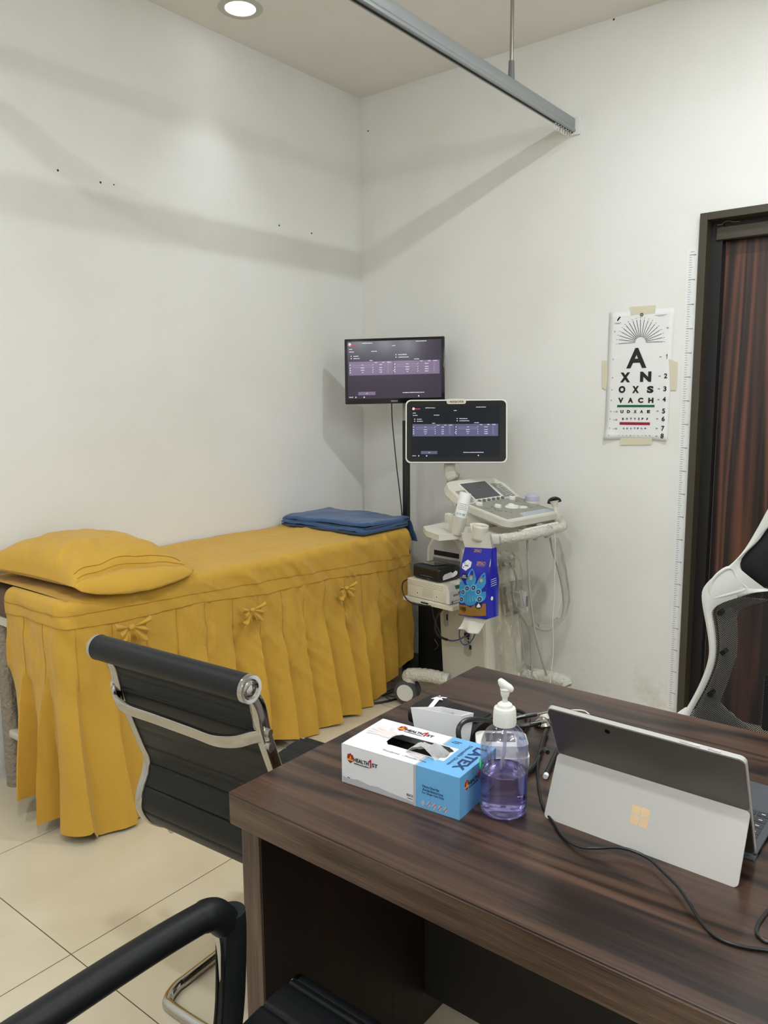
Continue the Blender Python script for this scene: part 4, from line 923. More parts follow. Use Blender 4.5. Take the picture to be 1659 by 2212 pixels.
# stethoscope
t = thing('stethoscope', 'black tubed stethoscope with chrome tips lying behind the bottle', 'stethoscope', dz(1110, 1600, KZ))
def dl(L): return [on(u, v_, 2, z) for u, v_, z in L]
b = MB()
b.tube(dl([(1001, 1614, .778), (992, 1597, .800), (991, 1574, .817), (1002, 1559, .824), (1022, 1554, .822), (1050, 1556, .810), (1080, 1563, .795), (1118, 1569, .783), (1150, 1565, .782), (1166, 1561, .782)]), 0.0048, n=10)
b.tube(dl([(1060, 1552, .775), (1095, 1556, .780), (1116, 1551, .785), (1140, 1546, .786), (1158, 1543, .786)]), 0.0045, n=10)
b.tube(dl([(1095, 1535, .757), (1120, 1535, .757), (1138, 1545, .757), (1142, 1560, .757), (1130, 1575, .757)]), 0.0040, n=10)
b.tube(dl([(1181, 1578, .757), (1174, 1596, .757), (1167, 1625, .757), (1158, 1648, .757), (1143, 1665, .757), (1125, 1678, .757), (1105, 1684, .757)]), 0.0048, n=10)
b.tube(dl([(1010, 1605, .757), (1025, 1585, .757), (1045, 1575, .760), (1060, 1590, .757)]), 0.0045, n=10)
b.build('tubing', M['black_rubber'], t)
b = MB(); p = dl([(1166, 1561, .782), (1180, 1558, .782)]); b.cyl(*p, 0.0026, n=12); p = dl([(1158, 1543, .786), (1184, 1538, .786)]); b.cyl(*p, 0.0024, n=12); p = dl([(1112, 1551, .790), (1135, 1546, .791)]); b.cyl(*p, 0.0012, n=8); p = dl([(1146, 1563, .787), (1176, 1557, .7865)]); b.cyl(*p, 0.0016, n=8); b.build('ear_tube', M['chrome'], t)
b = MB(); p = dz(1172, 1566, 0.752); b.lathe([(0, 0), (0.016, 0), (0.018, 0.004), (0.013, 0.010), (0.006, 0.016), (0, 0.017)], 28, Matrix.Translation(p)); b.build('chest_piece', M['chrome'], t)
b = MB(); p = dz(1176, 1551, 0.757); b.lathe([(0, -0.006), (0.008, -0.004), (0.010, 0.002), (0.006, 0.010), (0, 0.012)], 20, Matrix.Translation(p)); b.build('ear_tip', M['ivory'], t)

# ============================================================ CANTILEVER CHAIRS
PROF = [(-0.115, 0.905), (-0.085, 0.862), (-0.070, 0.800), (-0.025, 0.672), (-0.010, 0.630), (-0.015, 0.593), (-0.032, 0.557), (-0.036, 0.520), (-0.012, 0.480), (0.045, 0.446), (0.13, 0.430), (0.25, 0.430), (0.38, 0.440), (0.48, 0.452), (0.525, 0.448)]
def eames(name, label, loc, rz, arms):
    t = thing(name, label, 'chair', loc, rz, 'black ribbed chairs with chrome frames'); T = place(loc, rz)
    W2 = 0.205; P2 = smooth_path([V((0, y, z)) for y, z in PROF], 6)
    for s_ in (-1, 1):
        b = MB(T); b.sweep([V((s_*W2, p.y, p.z)) for p in P2], 1.0, n=16, flat=(0.026, 0.024), up=(1, 0, 0)); b.build('side_rail', M['chrome'], t)
    def off(p, q, d): n_ = V((0, -(q.z-p.z), q.y-p.y)).normalized(); return n_*d
    b = MB(T); nn = len(P2)
    NR = 420; idx = [i*(nn-1)/NR for i in range(NR+1)]
    def cp(f): i = min(int(f), nn-2); return P2[i].lerp(P2[i+1], f-i), off(P2[i], P2[i+1], 1)
    cum = [0]
    for k in range(NR): cum.append(cum[-1]+(cp(idx[k+1])[0]-cp(idx[k])[0]).length)
    def sheet(side):
        def fn(i, j):
            k = round(j*NR); p, n_ = cp(idx[k]); L_ = cum[k]; rib = min(1.0, abs(math.sin(PI*L_/0.052))*3.2)**0.6
            ts = max(0.0, min(1.0, ((T.inverted() @ (T @ p)).y-0.06)/0.08)); hw = W2-0.010+0.024*ts; return V((-hw+2*hw*i, p.y, p.z))+n_*(side*(0.004+0.0105*ts+0.0038*rib))
        return fn
    b.grid(sheet(1), 4, NR); b.grid(sheet(-1), 4, NR); b.build('leather_sling', M['leather'], t, angle=35)
    for (y, z), nm in ((PROF[0], 'head_roll'), (PROF[-1], 'seat_roll')):
        r = 0.026 if nm == 'head_roll' else 0.020
        b = MB(T); b.cyl((-W2-0.012, y, z), (W2+0.012, y, z), r, n=32)
        if nm == 'head_roll':   # leather folded down over the front of the roll
            b.grid(lambda i, j: V((-W2+0.002+(2*W2-0.004)*i, y+r*math.cos(0.4-j*0.3)+0.012*math.sin(j*PI), z+r*0.5-j*0.075)), 4, 10)
        o = b.build(nm, M['leather'], t, angle=60)
        for s_ in (-1, 1):
            b = MB(T); X = T.inverted() @ T @ Matrix.Translation((s_*(W2+0.0125), y, z)) @ Matrix.Rotation(s_*PI/2, 4, 'Y')
            b.lathe([(0, 0.001), (r*0.30, 0.001), (r*0.34, 0.004), (r*0.5, 0.0035), (r*0.62, 0.001), (r*0.72, 0.004), (r*0.98, 0.0045), (r*1.02, 0.001), (r*1.02, -0.005)], 32, X); b.build('end_cap', M['chrome'], o)
    b = MB(T)
    hb = [V((-W2-0.010, -0.068, 0.826)), V((-W2-0.014, -0.078, 0.806)), V((-W2+0.004, -0.090, 0.785)), V((-W2+0.045, -0.098, 0.780)), V((-0.06, -0.102, 0.782)), V((0.05, -0.102, 0.780)), V((0.11, -0.102, 0.779)), V((W2-0.045, -0.098, 0.788)), V((W2-0.012, -0.086, 0.800)), V((W2+0.012, -0.074, 0.806))]
    b.sweep(smooth_path(hb, 6), 1.0, n=16, flat=(0.011, 0.027), up=(0, -0.25, 1))
    b.build('back_brace', M['chrome'], t)
    for s_, z0 in ((-1, 0.822), (1, 0.812), (1, 0.785)):
        b = MB(T); b.cyl((s_*(W2+0.012), -0.075 if z0 > 0.78 else -0.066, z0), (s_*(W2+0.022), -0.075 if z0 > 0.78 else -0.066, z0), 0.007, 0.006, n=14); b.build('bolt', M['steel'], t)
    # sled base
    b = MB(T); W3 = 0.222
    for s_ in (-1, 1):
        b.tube([V((s_*W3, 0.02+0.03, 0.420)), V((s_*W3, 0.25, 0.415)), V((s_*W3, 0.44, 0.415)), V((s_*W3, 0.49, 0.39)), V((s_*W3, 0.50, 0.34)), V((s_*W3, 0.505, 0.10)), V((s_*W3, 0.50, 0.045)), V((s_*W3, 0.45, 0.014)), V((s_*W3, 0.20, 0.0135)), V((s_*W3, 0.06, 0.0135))], 0.0125, n=16)
    b.tube([V((-W3, 0.07, 0.0135)), V((-W3, 0.045, 0.0135)), V((-W3+0.015, 0.008, 0.0135)), V((-W3+0.05, -0.005, 0.0135)), V((0, -0.005, 0.0135)), V((W3-0.05, -0.005, 0.0135)), V((W3-0.015, 0.008, 0.0135)), V((W3, 0.045, 0.0135)), V((W3, 0.07, 0.0135))], 0.0125, n=16)
    b.cyl((-W3, 0.30, 0.412), (W3, 0.30, 0.412), 0.011, n=16); b.cyl((-W3-0.045, 0.035, 0.625), (-W3, 0.025, 0.612), 0.011, n=16); b.build('sled_base', M['chrome'], t)
    if arms:
        for s_ in (-1, 1):
            x = s_*0.245
            ap = smooth_path([V((x, -0.03, 0.655)), V((x, 0.06, 0.658)), V((x, 0.22, 0.660)), V((x, 0.33, 0.657)), V((x, 0.378, 0.650)), V((x, 0.402, 0.625))], 8)
            n_ = len(ap); b = MB(T); b.sweep(ap, [0.022 if k < n_-12 else 0.0235 for k in range(n_)], n=24); o = b.build('arm_pad', M['leather'], t)
            b = MB(T); b.sweep(smooth_path([V((x, 0.412, 0.640)), V((x, 0.414, 0.60)), V((x, 0.408, 0.50)), V((x, 0.396, 0.425))], 8), [0.021, 0.0245, 0.0235, 0.022], n=24) if False else b.sweep(smooth_path([V((x, 0.414, 0.636)), V((x, 0.415, 0.60)), V((x, 0.408, 0.50)), V((x, 0.396, 0.425))], 8), 0.0225, n=24)
            for dx_ in (-0.006, 0.006): b.tube([V((x+dx_, 0.392, 0.635)), V((x+dx_, 0.3915, 0.60)), V((x+dx_, 0.386, 0.50)), V((x+dx_, 0.374, 0.425))], 0.003, n=6)
            b.build('arm_sleeve', M['leather_dull'], t, angle=60)
            b = MB(T); b.tube([V((x, -0.05, 0.655)), V((x, 0.360, 0.652)), V((x, 0.395, 0.62)), V((x, 0.395, 0.43)), V((x*0.93, 0.36, 0.42))], 0.011, n=12); b.build('arm_tube', M['chrome'], t)
    return t
eames('cantilever_chair', 'black ribbed leather chair with chrome frame, its back to the camera, left of the desk', (1.628, -2.445, 0), math.radians(3.5), False)
eames('cantilever_chair', 'black chair with padded armrest tucked under the desk at the bottom of the photo', (2.235, -3.135, 0), 0.0, True)

# ============================================================ OFFICE CHAIR BEHIND THE DESK
OY = -1.30; XC = 2.54
t = thing('office_chair', 'white framed office chair with black mesh back behind the desk', 'office chair', (XC, OY+0.25, 0))
def oc(u, v_): p = on(u, v_, 1, OY); return (p.x, p.z)
outer = [oc(*p) for p in [(1668, 1088), (1655, 1112), (1640, 1140), (1615, 1182), (1590, 1211), (1562, 1232), (1545, 1245), (1531, 1262), (1527, 1280), (1530, 1310), (1536, 1345), (1541, 1385), (1540, 1412), (1531, 1445), (1516, 1480), (1500, 1510), (1481, 1543)]]
inner = [oc(*p) for p in [(1600, 1286), (1567, 1297), (1550, 1309), (1546, 1322), (1550, 1350), (1553, 1385), (1552, 1415), (1544, 1447), (1530, 1480), (1513, 1512), (1494, 1547)]]
headp = [oc(*p) for p in [(1672, 1128), (1659, 1142), (1642, 1166), (1618, 1190), (1606, 1206), (1604, 1222), (1610, 1238), (1626, 1256), (1648, 1266), (1665, 1270)]]
def dens(P, n=5): return [(p.x, p.y) for p in smooth_path([V((a[0], a[1], 0)) for a in P], n)]
def mir(p): return (2*XC-p[0], p[1])
zb = 0.50
outer = dens(outer); inner = dens(inner); headp = dens(headp)
def bend(x): return 0.10*((x-XC)/0.27)**2*-1      # the back is dished, edges nearer the sitter
OT = lambda x, z, d=0.0: V((x, OY-0.03*0+0.0+d-(-bend(x))*-0.0+bend(x)*0.35, z))
def strip(b, A, B, d0, d1):
    """sheet between two outlines of equal length, with thickness"""
    n_ = len(A)
    for dd in (d0, d1):
        g = [[b.v(OT(a[0]*(1-k/6)+c_[0]*k/6, a[1]*(1-k/6)+c_[1]*k/6, dd-0.006*math.sin(PI*k/6)*(1 if dd == d0 else -1))) for k in range(7)] for a, c_ in zip(A, B)]
        for i in range(n_-1):
            for k in range(6): b.f([g[i][k], g[i+1][k], g[i+1][k+1], g[i][k+1]])
    for X in (A, B):
        p = [(b.v(OT(x, z, d0)), b.v(OT(x, z, d1))) for x, z in X]
        for i in range(n_-1): b.f([p[i][0], p[i+1][0], p[i+1][1], p[i][1]])
def resample(P, n):
    L = [0]
    for a, c_ in zip(P, P[1:]): L.append(L[-1]+math.hypot(c_[0]-a[0], c_[1]-a[1]))
    out = []
    for k in range(n+1):
        d = L[-1]*k/n; i = max(j for j in range(len(L)) if L[j] <= d+1e-12); i = min(i, len(P)-2); f = (d-L[i])/max(1e-9, L[i+1]-L[i]); out.append((P[i][0]+(P[i+1][0]-P[i][0])*f, P[i][1]+(P[i+1][1]-P[i][1])*f))
    return out
iz = [p for p in outer if p[1] <= oc(1590, 1211)[1]]
lowA = resample(iz+[(oc(1470, 1562)[0], oc(1470, 1562)[1]), (XC-0.235, 0.47), (XC-0.12, 0.43), (XC, 0.42)], 70)
lowB = resample([oc(1659, 1270)]+inner+[(oc(1488, 1556)[0], oc(1488, 1556)[1]), (XC-0.20, 0.50), (XC-0.10, 0.465), (XC, 0.455)], 70)
b = MB()
# side member, lower frame and the head frame
strip(b, lowA, lowB, -0.012, 0.014); strip(b, [mir(p) for p in lowA], [mir(p) for p in lowB], -0.012, 0.014)
upA = resample([p for p in outer if p[1] >= oc(1590, 1211)[1]-0.02][::1]+[], 30); upA = [(XC, 1.30), (XC-0.08, 1.285), (XC-0.11, 1.23)]+upA
upB = resample([(XC, 1.27), (XC-0.07, 1.255), (XC-0.095, 1.20)]+[p for p in headp if p[1] >= oc(1604, 1222)[1]], len(upA)-1)
strip(b, upA, upB, -0.012, 0.014); strip(b, [mir(p) for p in upA], [mir(p) for p in upB], -0.012, 0.014)
br_t = resample([oc(1604, 1222), oc(1610, 1238), oc(1626, 1256), oc(1648, 1266), (XC, oc(1659, 1272)[1]-0.002)], 20); br_b = resample([oc(1590, 1211), oc(1600, 1286), oc(1659, 1270), (XC, oc(1659, 1270)[1]-0.004)], 20)
br_b = resample([(oc(1592, 1212)[0], oc(1592, 1212)[1]), oc(1575, 1260), oc(1590, 1288), oc(1620, 1280), oc(1659, 1271), (XC, oc(1659, 1271)[1]-0.012)], 20)
strip(b, br_t, br_b, -0.011, 0.013); strip(b, [mir(p) for p in br_t], [mir(p) for p in br_b], -0.011, 0.013)
b.build('back_frame', M['white'], t, angle=50, label='white plastic back frame')
for sgn in (1, -1):
    tri = [oc(1553, 1285), oc(1544, 1272), oc(1548, 1250), oc(1563, 1232), oc(1580, 1222), oc(1592, 1226), oc(1597, 1240), oc(1612, 1258), oc(1617, 1268), oc(1590, 1276)]
    if sgn < 0: tri = [mir(p) for p in tri]
    b = MB(); P3 = smooth_path([OT(x, z, -0.0135) for x, z in tri+[tri[0]]], 5); b.sweep(P3[:-1], 0.0045, n=10, closed=True); b.build('frame_recess', M['white'], t)
b = MB(); hp2 = headp+[(XC, headp[-1][1]-0.003)]; hp2 = [(XC, 1.262), (XC-0.07, 1.245)]+hp2
hh = resample(hp2, 40)
for sgn in (1, -1):
    Q = [p if sgn > 0 else mir(p) for p in hh]
    g = [[b.v(OT(q[0]*(1-k/8)+XC*k/8, q[1], -0.004-0.022*math.sin(PI/2*k/8)**0.5)) for k in range(9)] for q in Q]
    for i in range(len(g)-1):
        for k in range(8): b.f([g[i][k], g[i+1][k], g[i+1][k+1], g[i][k+1]])
b.build('headrest_pad', M['leather_dull'], t, angle=60)
b = MB()
Q = [p for p in lowB]
for sgn in (1, -1):
    g = [[b.v(OT((q[0]*(1-k/8)+XC*k/8) if sgn > 0 else 2*XC-(q[0]*(1-k/8)+XC*k/8), q[1], 0.0)) for k in range(9)] for q in Q]
    for i in range(len(g)-1):
        for k in range(8): b.f([g[i][k], g[i+1][k], g[i+1][k+1], g[i][k+1]])
b.build('mesh_back', M['net'], t, angle=80, label='black see-through mesh')
# rear lumbar carrier seen dark through the mesh and its pale rim behind the margin
b = MB(); inn = [p for p in resample([oc(1659, 1300), oc(1600, 1316), oc(1588, 1330), oc(1590, 1372), oc(1588, 1420), oc(1570, 1475), oc(1552, 1520), (XC-0.14, 0.53), (XC, 0.50)], 40)]
strip(b, resample(Q[8:], 40), inn, 0.030, 0.034); strip(b, [mir(p) for p in resample(Q[8:], 40)], [mir(p) for p in inn], 0.030, 0.034); b.build('rear_rim', M['ivory'], t)
for u, v_ in ((1561, 1320), (1567, 1405), (1541, 1493)):
    x, z = oc(u, v_)
    for xx in (x, 2*XC-x): b = MB(); b.cyl(OT(xx, z, -0.004), OT(xx, z, 0.030), 0.007, n=14); b.build('mesh_stud', M['bk_plastic'], t)
b = MB(); b.box((XC, OY+0.075, 0.60), (0.26, 0.03, 0.16), 0.01); b.box((XC, OY+0.09, 0.62), (0.06, 0.03, 0.50), 0.01); b.build('lumbar_support', M['bk_plastic'], t)
b = MB(); b.box((XC, OY-0.20, 0.47), (0.48, 0.46, 0.07), 0.03, seg=4); b.build('seat', M['bk_plastic'], t)
b = MB(); b.cyl((XC, OY-0.18, 0.10), (XC, OY-0.18, 0.44), 0.028, n=20); b.box((XC, OY-0.10, 0.42), (0.10, 0.32, 0.04), 0.01); b.build('gas_column', M['bk_plastic'], t)
b = MB()
for k in range(5):
    a = 2*PI*k/5+0.3; c_ = V((XC, OY-0.18, 0.0)); b.sweep([c_+V((0, 0, 0.12)), c_+V((0.30*math.cos(a), 0.30*math.sin(a), 0.075))], [0.030, 0.016], n=12)
b.build('star_base', M['white'], t)
for k in range(5):
    a = 2*PI*k/5+0.3; c_ = V((XC+0.30*math.cos(a), OY-0.18+0.30*math.sin(a), 0.03)); b = MB(); b.cyl(c_+V((-0.02, 0, 0)), c_+V((0.02, 0, 0)), 0.029, n=20); b.cyl(c_, c_+V((0, 0, 0.05)), 0.008); b.build('caster', M['bk_plastic'], t)
for s_ in (-1, 1):
    b = MB(); x = XC+s_*0.30
    p = on(1455, 1533, 1, OY-0.12); zt = 0.530
    b.sweep([V((x, OY-0.02, 0.47)), V((x, OY-0.04, 0.54))], 0.014, n=12); b.sweep(smooth_path([V((x, OY+0.06, zt)), V((x, OY-0.02, zt+0.006)), V((x, OY-0.16, zt))], 5), 1.0, n=14, flat=(0.06, 0.02), up=(0, 0, 1)); b.build('armrest', M['white'], t)

# ============================================================ SCREENS
M['scr_tv'] = mat('television_screen_glow', (4, 4, 5), 0.12, spec=0.25, emis=(58, 50, 66), estr=1.0)
M['scr_tv_tab'] = mat('television_table_glow', (4, 4, 5), 0.12, spec=0.25, emis=(128, 112, 140), estr=1.0)
M['scr_us'] = mat('scanner_screen_glow', (4, 4, 5), 0.12, spec=0.25, emis=(26, 30, 36), estr=1.0)
M['scr_us_tab'] = mat('scanner_table_glow', (4, 4, 5), 0.12, spec=0.25, emis=(98, 98, 130), estr=1.0)
M['scr_txt'] = mat('screen_text_glow', (8, 8, 10), 0.3, emis=(235, 235, 245), estr=1.1)
M['scr_red'] = mat('screen_red_glow', (8, 8, 10), 0.3, emis=(215, 40, 60), estr=1.0)
M['scr_line'] = mat('screen_outline_glow', (8, 8, 10), 0.3, emis=(165, 160, 185), estr=1.0)
def screen(T, x0, y0, w, h, parent, bg, tab):
    """the scanner's start page on a lit display: local rectangle, lower left corner x0, y0"""
    X = lambda px: x0+w*(px-680)/875; Y = lambda py: y0+h*(1262-py)/497; k = w/875
    b = MB(); b.rect(x0, y0, x0+w, y0+h, 0, 0.0004, T); b.build('lit_screen', M[bg], parent, smooth=False)
    b = MB(); b.rect(X(693), Y(1058), X(1110), Y(940), 0.0004, 0.0007, T); b.rect(X(1114), Y(1058), X(1539), Y(940), 0.0004, 0.0007, T); b.rect(X(778), Y(1231), X(940), Y(1202), 0.0004, 0.0007, T); b.build('screen_table', M[tab], parent, smooth=False)
    b = MB()
    for a, c_, y in [(820, 918, 781), (1322, 1418, 776), (1102, 1130, 808), (696, 726, 831), (696, 742, 853), (905, 958, 852), (738, 784, 891), (738, 795, 911), (1158, 1238, 887), (1158, 1256, 909), (889, 917, 931), (1303, 1350, 928), (936, 958, 950), (1008, 1028, 950), (1055, 1088, 950), (1360, 1382, 946), (1432, 1454, 946), (1480, 1515, 946), (693, 728, 1247), (1197, 1397, 1215)]:
        b.scribble(X(a), X(c_), Y(y), 10*k, T, 0.0009)
    for i, y in enumerate((968, 994, 1014, 1033)):
        for ox, nx in ((0, 24), (420, 34)):
            b.rect(X(700+ox), Y(y+4), X(708+ox), Y(y-4), 0, 0.0009, T); cw = (20, 34, 34, 14)[i]; b.scribble(X(822+ox-cw/2), X(822+ox+cw/2), Y(y), 9*k, T, 0.0009)
            b.line(X(914+ox), Y(y+4), X(923+ox), Y(y-5), 3*k, 0, 0.0009, T); b.scribble(X(993+ox*1.018-nx/2), X(993+ox*1.018+nx/2), Y(y), 10*k, T, 0.0009)
    for px, py in ((715, 891), (715, 911), (1136, 887), (1136, 909)): b.rect(X(px-4), Y(py+4), X(px+4), Y(py-4), 0, 0.0009, T)
    b.text('OK', X(860), Y(1217), 16*k, 10*k, T=T, z=0.0006); b.prism([(X(748), Y(1253)), (X(762), Y(1253)), (X(755), Y(1240))], 0, 0.0009, T); b.rect(X(828), Y(1254), X(839), Y(1244), 0, 0.0009, T); b.disc(X(1345), Y(1246), 6*k, 0, 0.0009, T)
    b.prism([(X(1117), Y(1018)), (X(1109), Y(1023)), (X(1117), Y(1028))], 0, 0.0010, T)
    b.prism([(X(703)+13*k*math.cos(a), Y(790)+13*k*math.sin(a)) for a in [i*PI/10 for i in range(20)]], 0, 0.0009, T)
    b.build('screen_text', M['scr_txt'], parent, smooth=False)
    b = MB(); b.text('saote', X(742), Y(790), 54*k, 15*k, T=T, z=0.0008, bold=0.03); b.prism([(X(692), Y(794)), (X(713), Y(797)), (X(716), Y(791)), (X(694), Y(789))], 0.0009, 0.0011, T); b.build('screen_logo', M['scr_red'], parent, smooth=False)
    b = MB()
    for ox in (0, 420):
        xa, xb, ya, yb = X(733+ox), X(908+ox), Y(988), Y(971)
        for q in ((xa, ya, xb, ya), (xa, yb, xb, yb), (xa, ya, xa, yb), (xb, ya, xb, yb)): b.line(*q, 2*k, 0, 0.0009, T)
        for y in (970, 994, 1013, 1033):
            cx_ = X(1063+ox*1.015); P_ = [V((cx_+6*k*math.cos(2*PI*i/12), Y(y)+8*k*math.sin(2*PI*i/12), 0)) for i in range(12)]
            for i in range(12): b.line(P_[i].x, P_[i].y, P_[(i+1) % 12].x, P_[(i+1) % 12].y, 1.6*k, 0, 0.0009, T)
    b.build('screen_outline', M['scr_line'], parent, smooth=False)

# ---------------- television on a black pole
tc_ = V((0.445, -0.291, 1.559)); ty, tt, tr_ = 0.509, 0.053, 0.011; TW, TH = 0.505, 0.325
u = V((math.cos(ty), math.sin(ty), 0)); n = V((math.sin(ty), -math.cos(ty), 0)); v = V((0, 0, 1))*math.cos(tt)-n*math.sin(tt)
FTV = frame(tc_, u*math.cos(tr_)+v*math.sin(tr_), -u*math.sin(tr_)+v*math.cos(tr_))
t = thing('television', 'black television on a pole in the corner, above and left of the scanner screen', 'television', (0.44, -0.20, 1.40))
b = MB(); b.box((0, 0, -0.016), (TW, TH, 0.030), 0.004, T=FTV); b.box((0, -0.02, -0.040), (TW*0.7, TH*0.6, 0.03), 0.01, T=FTV); b.build('casing', M['bezel'], t)
screen(FTV @ Matrix.Translation((0, 0, 0.0002)), -TW/2+0.016, -TH/2+0.026, TW-0.032, TH-0.040, t, 'scr_tv', 'scr_tv_tab')
b = MB(); b.text('SAMSUNG', 0.0, -TH/2+0.012, 0.034, 0.006, T=FTV, z=0.0005, bold=0.02); b.build('maker_mark', M['grey_lt'], t, smooth=False)
PX, PY = 0.455, -0.205
t = thing('television_stand', 'black floor standing pole carrying the television behind the bed', 'stand', (PX, PY, 0))
b = MB(); b.box((PX, PY, 0.67), (0.030, 0.030, 1.28), 0.004); b.build('pole', M['bk_plastic'], t)
b = MB(); b.box((PX-0.004, PY-0.002, 1.44), (0.022, 0.020, 0.30), 0.003); b.build('inner_tube', M['grey_pl'], t)
b = MB(); b.box((PX-0.01, PY-0.006, 1.53), (0.10, 0.02, 0.10), 0.004); b.build('bracket', M['bk_plastic'], t)
b = MB(); b.box((PX-0.03, PY, 0.015), (0.28, 0.30, 0.03), 0.01); b.build('base_plate', M['bk_plastic'], t)
def px_line(L_, ax, val): return [on(u_, v_, ax, val) for u_, v_ in L_]
b = MB(); b.tube(px_line([(846, 870), (847, 905), (851, 950), (857, 1010), (863, 1060), (868, 1110), (870, 1160), (872, 1300)], 1, -0.235), 0.0028, n=8)
tag(b.build('power_cable', M['cable'], loc=V((0.4, -0.235, 0.4))), 'thin black cable hanging from the television left of its pole', 'cable')
b = MB(); b.tube(px_line([(883, 1003), (882, 1030), (877, 1065), (871, 1105), (870, 1200)], 1, -0.250), 0.0032, n=8)
tag(b.build('power_cable', M['cable'], loc=V((0.5, -0.25, 0.5))), 'short black cable hanging right of the television pole below the scanner screen', 'cable')

# ============================================================ ULTRASOUND SCANNER (local x = its front, local y = away from the camera)
MA = math.radians(-7); UT = place((0, 0, 0), MA)
F_ = V((math.cos(MA), math.sin(MA), 0)); U_ = V((-math.sin(MA), math.cos(MA), 0))
def mp(u_, v_, ax, val):
    if ax == 'z': return on(u_, v_, 2, val)
    n_ = F_ if ax == 'x' else U_; return onp(u_, v_, n_*val, n_)
def ml(u_, v_, ax, val):
    p = mp(u_, v_, ax, val); return V((p.dot(F_), p.dot(U_), p.z))
org = F_*1.10+U_*-0.29
t = thing('ultrasound_scanner', 'ivory ultrasound scanner on casters with screen and control panel, in the corner', 'ultrasound machine', (org.x, org.y, 0), MA)
US = t
def ub(): return MB(UT)
NF = -0.43
P_ = lambda *a: (ml(a[0], a[1], 'y', NF).x, ml(a[0], a[1], 'y', NF).z)
YZ = frame((0, 0, 0), (1, 0, 0), (0, 0, 1))      # local prism plane x-z, extruding towards -y
b = ub(); b.prism([(0.985, 0.085), (1.235, 0.085), (1.215, 0.45), (1.20, 0.86), (0.99, 0.86), (0.955, 0.43)], 0.17, 0.425, YZ); o = b.build('body_column', M['ivory'], t, smooth=False)
b = ub(); b.prism([(0.983, 0.10), (1.225, 0.10), (1.203, 0.45), (1.195, 0.60), (0.985, 0.60), (0.958, 0.44)], 0.423, 0.431, YZ); b.build('side_panel', M['body_grey'], t, smooth=False)
arch = [(0.905, 0.52)]+[(0.998+0.108*math.cos(a), 0.712+0.108*math.sin(a)) for a in [PI-PI*k/20 for k in range(21)]]+[(1.106, 0.52)]
b = ub(); b.prism(arch, 0.18, 0.445, YZ); b.build('drive_housing', M['ivory'], t, angle=30)
arch2 = [(0.918, 0.53)]+[(0.998+0.096*math.cos(a), 0.712+0.094*math.sin(a)) for a in [PI-PI*k/20 for k in range(21)]]+[(1.094, 0.53)]
b = ub(); b.prism(arch2, 0.444, 0.447, YZ); b.build('drive_panel', M['grey_lt'], t, smooth=False)
b = ub(); b.rect(0.930, 0.535, 1.090, 0.705, 0.446, 0.4485, YZ); b.build('drive_recess', M['grey_mid'], t, smooth=False)
b = ub(); b.prism([(0.936, 0.716), (1.082, 0.716), (1.082, 0.738), (0.936, 0.738)], 0.447, 0.449, YZ); b.disc(0.975, 0.655, 0.011, 0.448, 0.450, YZ); b.build('disc_slot', M['slot'], t, smooth=False)
def oval(b, x, z, rx, rz, d0, d1): b.prism([(x+rx*math.cos(a), z+(rz-rx)*(1 if math.sin(a) > 0 else -1)+rx*math.sin(a)) for a in [2*PI*k/28+0.01 for k in range(28)]], d0, d1, YZ)
b = ub(); x, z = P_(964, 1328); oval(b, x, z, 0.014, 0.055, 0.430, 0.4335); x, z = P_(1011, 1378); oval(b, x, z, 0.021, 0.085, 0.430, 0.4335); b.build('port_recess', M['grey_pl'], t, smooth=False)
b = ub(); x, z = P_(967, 1333); b.rect(x-0.004, z-0.014, x+0.004, z+0.014, 0.433, 0.4345, YZ)
for uu, vv, r in ((1013, 1379, 0.005), (1013, 1386, 0.004)): x, z = P_(uu, vv); b.disc(x, z, r, 0.433, 0.4345, YZ)
x, z = P_(1017, 1398); b.rect(x-0.006, z-0.010, x+0.006, z+0.010, 0.433, 0.4345, YZ); x, z = P_(1012, 1370); b.box((x, -0.44, z), (0.020, 0.02, 0.018), 0.002); b.build('ports', M['slot'], t, smooth=False)
# probe sockets on the front face
XF = 1.232; XZ = frame((XF, 0, 0), (0, 1, 0), (0, 0, 1))
def Q_(u_, v_): p = ml(u_, v_, 'x', XF); return (p.y, p.z)
b = ub(); b.prism([Q_(1075, 1209), Q_(1107, 1205), Q_(1108, 1225), Q_(1078, 1231)], 0, 0.014, XZ); b.prism([Q_(1080, 1262), Q_(1122, 1252), Q_(1130, 1318), Q_(1092, 1332)], 0, 0.012, XZ); b.build('socket_panel', M['grey_pl'], t, smooth=False)
b = ub()
for q in ([(1078, 1213), (1085, 1212), (1086, 1222), (1079, 1223)], [(1094, 1210), (1101, 1209), (1102, 1218), (1095, 1219)], [(1082, 1268), (1096, 1264), (1100, 1318), (1087, 1322)]): b.prism([Q_(*p) for p in q], 0.012, 0.0155 if q[0][0] > 1000 else 0, XZ)
b.build('sockets', mat('dark_grey_sockets', (84, 84, 82), 0.5), t, smooth=False)
b = ub(); b.prism([Q_(1099, 1276), Q_(1114, 1273), Q_(1118, 1316), Q_(1104, 1318)], 0.012, 0.060, XZ); b.build('probe_plug', M['grey_lt'], t, smooth=False)
b = ub(); b.rect(*Q_(1112, 1306), *Q_(1117, 1282), 0.058, 0.061, XZ); b.build('plug_grip', M['grey_mid'], t, smooth=False)
# rear tray wing
b = ub(); w_ = [ml(u_, v_, 'z', 0.862) for u_, v_ in ((914, 1138), (975, 1126), (1012, 1140), (1010, 1152), (948, 1157), (920, 1147))]
b.prism([(p.x, p.y) for p in w_], 0.840, 0.864); b.build('rear_tray', M['ivory'], t, smooth=False)
